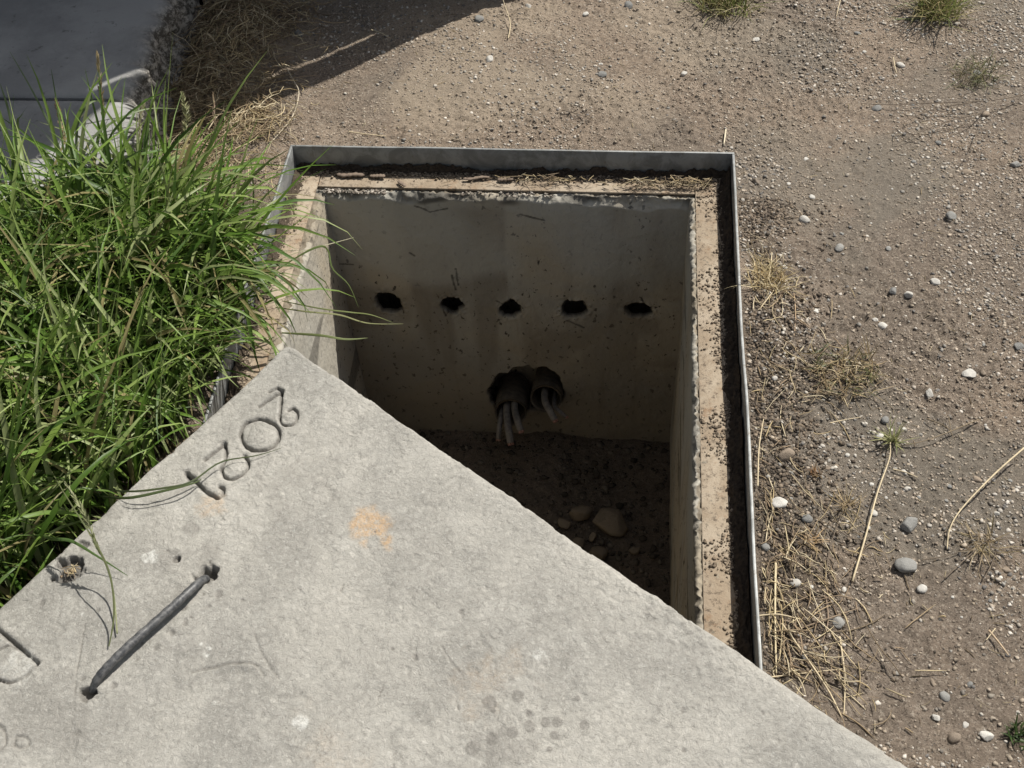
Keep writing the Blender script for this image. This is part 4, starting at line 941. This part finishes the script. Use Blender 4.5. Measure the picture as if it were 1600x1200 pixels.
# seed heads rising from the grass
def seed_stalk(pts, head0, label, col=(.25, .27, .14), hc=(.34, .27, .15), r=.0011, hr=.0052, awn=.010):
    """pts: (px, py, z); the last part of the path from index head0 carries the seed head"""
    path = smooth_path([up(px, py, z) for px, py, z in pts], 40); root = empty('seeding_grass', tuple(path[0])); tag(root, label, 'grass stalk', kind='thing')
    V, Q = tube(path, r * np.linspace(1, .6, 40), 7); o = link('stem', mesh_np('stem', V - path[0], Q, STRAW, True, np.tile(np.array([col]), (len(V), 1))), root)
    k0 = int(40 * head0); ps = []; n = 150
    idx = rng.uniform(k0, 39, n); P = np.array([path[int(i)] + (path[min(int(i) + 1, 39)] - path[int(i)]) * (i % 1) for i in idx])
    t = (idx - k0) / (39 - k0); rr = hr * np.sin(np.clip(t * .92 + .08, 0, 1) * math.pi) ** .6
    T = np.array([path[min(int(i) + 1, 39)] - path[max(int(i) - 1, 0)] for i in idx]); T /= np.linalg.norm(T, axis=1)[:, None]
    dr = rng.normal(size=(n, 3)); dr -= (dr * T).sum(1, keepdims=True) * T; dr /= np.linalg.norm(dr, axis=1)[:, None]
    s = np.linspace(0, 1, 4)[None, :, None]
    CL = P[:, None] + dr[:, None] * rr[:, None, None] * s * 1.3 + T[:, None] * awn * s
    Wd = np.tile(np.array([.0006, .0011, .0008, .0001]), (n, 1)); cc = np.array(hc) * rng.uniform(.7, 1.3, (n, 1))
    o = link('seed_head', strips('seed_head', CL - path[0], Wd, rng.normal(size=(n, 3)), cc, LEAF), root)
seed_stalk([(165, 330, .12), (158, 240, .22), (160, 180, .30), (157, 130, .36), (152, 86, .40)], .45, 'tall dry seed head standing out against the shaded pavement')
seed_stalk([(120, 360, .12), (108, 280, .22), (103, 230, .27), (95, 190, .30), (88, 160, .33)], .5, 'brown seed head lower left of the tallest one', hc=(.36, .25, .14))
seed_stalk([(285, 330, .08), (287, 260, .14), (290, 215, .18), (291, 180, .21), (285, 148, .24)], .42, 'bristly green seed head in front of the shaded straw heap', hr=.008, hc=(.33, .33, .18))
seed_stalk([(340, 360, .06), (340, 300, .12), (338, 240, .18), (336, 200, .21), (333, 150, .25)], .55, 'thin reddish seed head at the right of the grass', hc=(.36, .26, .19), hr=.003)
seed_stalk([(220, 350, .10), (222, 280, .18), (218, 220, .24), (220, 180, .27), (224, 165, .28)], .5, 'faded seed head between the two nearer pavement ones', hr=.004, hc=(.34, .32, .2))
seed_stalk([(183, 990, .006 + ZL), (178, 930, .02 + ZL), (168, 890, .04 + ZL), (150, 850, .07 + ZL), (130, 800, .11 + ZL), (104, 758, .12 + ZL)], .52, 'drooping seed head hanging over the left edge of the slab', hr=.004, hc=(.30, .32, .17), r=.0012)
# long blades reaching over slab and pit
def long_blade(pts, wd, col, label):
    path = smooth_path([up(px, py, z) for px, py, z in pts], 26)[None]; s = np.linspace(0, 1, 26)
    WD = (wd * np.minimum(.5 + 2 * s, 1) * (1 - s ** 3) + .0002)[None]
    dd = path[0, -1] - path[0, 0]; sd = np.cross(dd, [0.1, -.6, .8]); sd /= np.linalg.norm(sd)
    me = strips('long_grass', path - path[:, :1], WD, sd[None], np.array([col]), LEAF); o = link('long_grass', me); o.location = path[0, 0]
    return tag(o, label, 'grass blade', kind='thing')
long_blade([(150, 762, .11), (200, 768, .165), (260, 762, .17), (300, 752, .165), (345, 722, .155), (400, 712, .15), (440, 700, .146)], .0016, (.08, .10, .05), 'long dark grass blade lying across the stamped numerals')
long_blade([(150, 775, .11), (200, 778, .15), (260, 766, .158), (302, 755, .150), (315, 748, .148)], .0022, (.09, .12, .05), 'shorter broad grass blade beside the one across the numerals')
long_blade([(20, 800, .10), (70, 838, .17), (110, 845, .19), (150, 868, .17), (200, 900, .15)], .0026, (.10, .17, .05), 'broad green blade bending over the chipped slab edge')
long_blade([(170, 1010, .146), (178, 960, .17), (172, 900, .2), (150, 850, .22), (100, 770, .22), (60, 700, .2)], .0014, (.16, .18, .09), 'thin drooping grass blade beside the hanging seed head')
long_blade([(430, 480, .09), (480, 487, .11), (530, 492, .10), (575, 505, .07), (630, 506, .05)], .0014, (.34, .35, .17), 'pale grass blade reaching farthest across the pit')
long_blade([(440, 470, .09), (500, 482, .12), (548, 488, .11), (580, 492, .08), (614, 504, .06)], .0012, (.26, .30, .12), 'yellowish grass blade just above the farthest reaching one')
long_blade([(420, 430, .09), (470, 398, .13), (500, 385, .14), (513, 392, .12), (520, 420, .09), (545, 445, .05), (560, 480, .0)], .0020, (.15, .20, .07), 'green blade arching over the left pit wall and drooping inside')
long_blade([(440, 520, .10), (500, 524, .12), (540, 530, .11), (575, 528, .10)], .0022, (.22, .26, .11), 'broad blade tip pointing right above the slab corner')
long_blade([(400, 420, .09), (460, 396, .10), (520, 380, .09), (553, 371, .08)], .0008, (.45, .42, .28), 'thin dry blade pointing right over the pit corner')
long_blade([(380, 330, .06), (378, 300, .10), (362, 275, .14), (350, 262, .17), (348, 240, .2)], .0024, (.09, .14, .04), 'dark stout stem rising at the upper right of the grass')
long_blade([(395, 330, .06), (396, 300, .1), (394, 270, .14), (391, 245, .17)], .0016, (.14, .19, .07), 'upright blade close to the frame corner')
long_blade([(5, 330, .2), (25, 240, .3), (15, 180, .36), (0, 130, .4)], .0034, (.15, .20, .09), 'broad upright blade at the left edge of the picture')
long_blade([(110, 330, .15), (95, 240, .26), (60, 160, .34), (15, 80, .40)], .0022, (.15, .2, .1), 'long blade curving up to the upper left corner')
long_blade([(110, 380, .12), (118, 280, .24), (150, 210, .31), (220, 172, .32), (280, 170, .28)], .0028, (.16, .21, .10), 'long arching blade curving over to the right by the pavement edge')
long_blade([(120, 300, .2), (120, 200, .3), (135, 165, .34), (155, 158, .33), (165, 180, .3)], .0030, (.15, .20, .10), 'hooked broad blade in front of the pavement joint')
long_blade([(115, 330, .18), (100, 240, .28), (90, 170, .33), (80, 108, .38)], .0020, (.08, .13, .04), 'dark narrow blade standing beside the hooked blade')

# wood chips in the frame channel
def chip(px, py, L, wd, rz, label, z=.011):
    p = up(px, py, z); n = 14; a = np.linspace(-L / 2, L / 2, n); path = np.stack([a, .002 * np.sin(a * 90), .0015 * np.sin(a * 140)], 1)
    V, Q = tube(path, wd * (1 + .25 * np.sin(np.arange(n) * 2.3)) * np.clip(np.minimum(np.arange(n) + .6, n - np.arange(n) - .4) / 2, .3, 1), 8); V[:, 2] *= .45
    o = link('bark_chip', mesh_np('bark_chip', V, Q, WOODM, True)); o.location = (p[0], p[1], z + .002); o.rotation_euler = (.1, 0, rz); tag(o, label, 'bark chip')
chip(548, 274, .062, .0065, -.06, 'long grey bark chip in the frame channel near its left end')
chip(590, 276, .035, .005, -.2, 'second bark chip touching the long one in the frame channel')
chip(745, 279, .06, .004, .08, 'dark bark strip at the middle of the frame channel')
chip(790, 281, .035, .005, -.1, 'short bark chip right of the dark strip in the frame channel')
chip(628, 288, .028, .004, -.9, 'slanting bark chip beside the pit rim')
chip(440, 291, .014, .004, 1.0, 'small bark chip in the left frame corner')
# short dead plastic scrap behind the frame
o = stalk([(352, 270, .002), (364, 266, .004), (376, 268, .002)], .004, (.06, .075, .085), 'dark blue-grey plastic scrap lying left of the frame corner', 'scrap', 'plastic_scrap', 8)

# ================================================================ UNSEEN SHEET added beyond the view to cast the top left shade and streak
blocker = tag(empty('shade_blocker', (-.4, .78, GZ)), 'added unseen sheet casting the shade and light streak at the top left', 'blocker')
ang = 0
def bx(x0, x1, y0, y1, z0, z1):
    V = np.array([(x, y, z) for z in (z0, z1) for y in (y0, y1) for x in (x0, x1)], float)
    return V, np.array([(0, 2, 3, 1), (4, 5, 7, 6), (0, 1, 5, 4), (2, 6, 7, 3), (0, 4, 6, 2), (1, 3, 7, 5)])
gy = .735; gl = .242
edge_r = [(.43, .0), (.42, .243), (.384, .35), (.373, .555), (.361, .9), (.366, 1.16), (.374, 1.35), (.352, 1.60), (.339, 1.72), (.366, 1.84), (.391, 1.92), (.43, 2.08), (.47, 2.24), (.50, 2.6)]  # outline of the added sheet, bent to shape its shadow edge
V = []; Q = []
for x, z in edge_r:
    V += [(gl + .0155, gy, z), (x, gy, z), (x, gy + .0035, z), (gl + .0155, gy + .0035, z)]
for i in range(len(edge_r) - 1):
    for j in range(4): Q.append((4 * i + j, 4 * i + (j + 1) % 4, 4 * i + 4 + (j + 1) % 4, 4 * i + 4 + j))
part('blocker_edge', V, Q, BLOCKERM, blocker)
part('blocker_panel', *bx(gl - 2.2, gl, gy, gy + .0035, GZ + .02, 2.6), BLOCKERM, blocker)
for z0, z1 in ((GZ - .04, .50), (.98, 1.44), (1.70, 2.6)):  # strips closing parts of the slit to break up the light streak
    part('slit_cover', *bx(gl - .02, gl + .035, gy + .0045, gy + .014, z0, z1), BLOCKERM, blocker)
gx = gl + .1
for i in range(5):
    part('blocker_rib', *bx(gl - 2.1 + i * .45, gl - 2.07 + i * .45, gy - .015, gy - .0005, GZ + .05, 2.45), BLOCKERM, blocker)
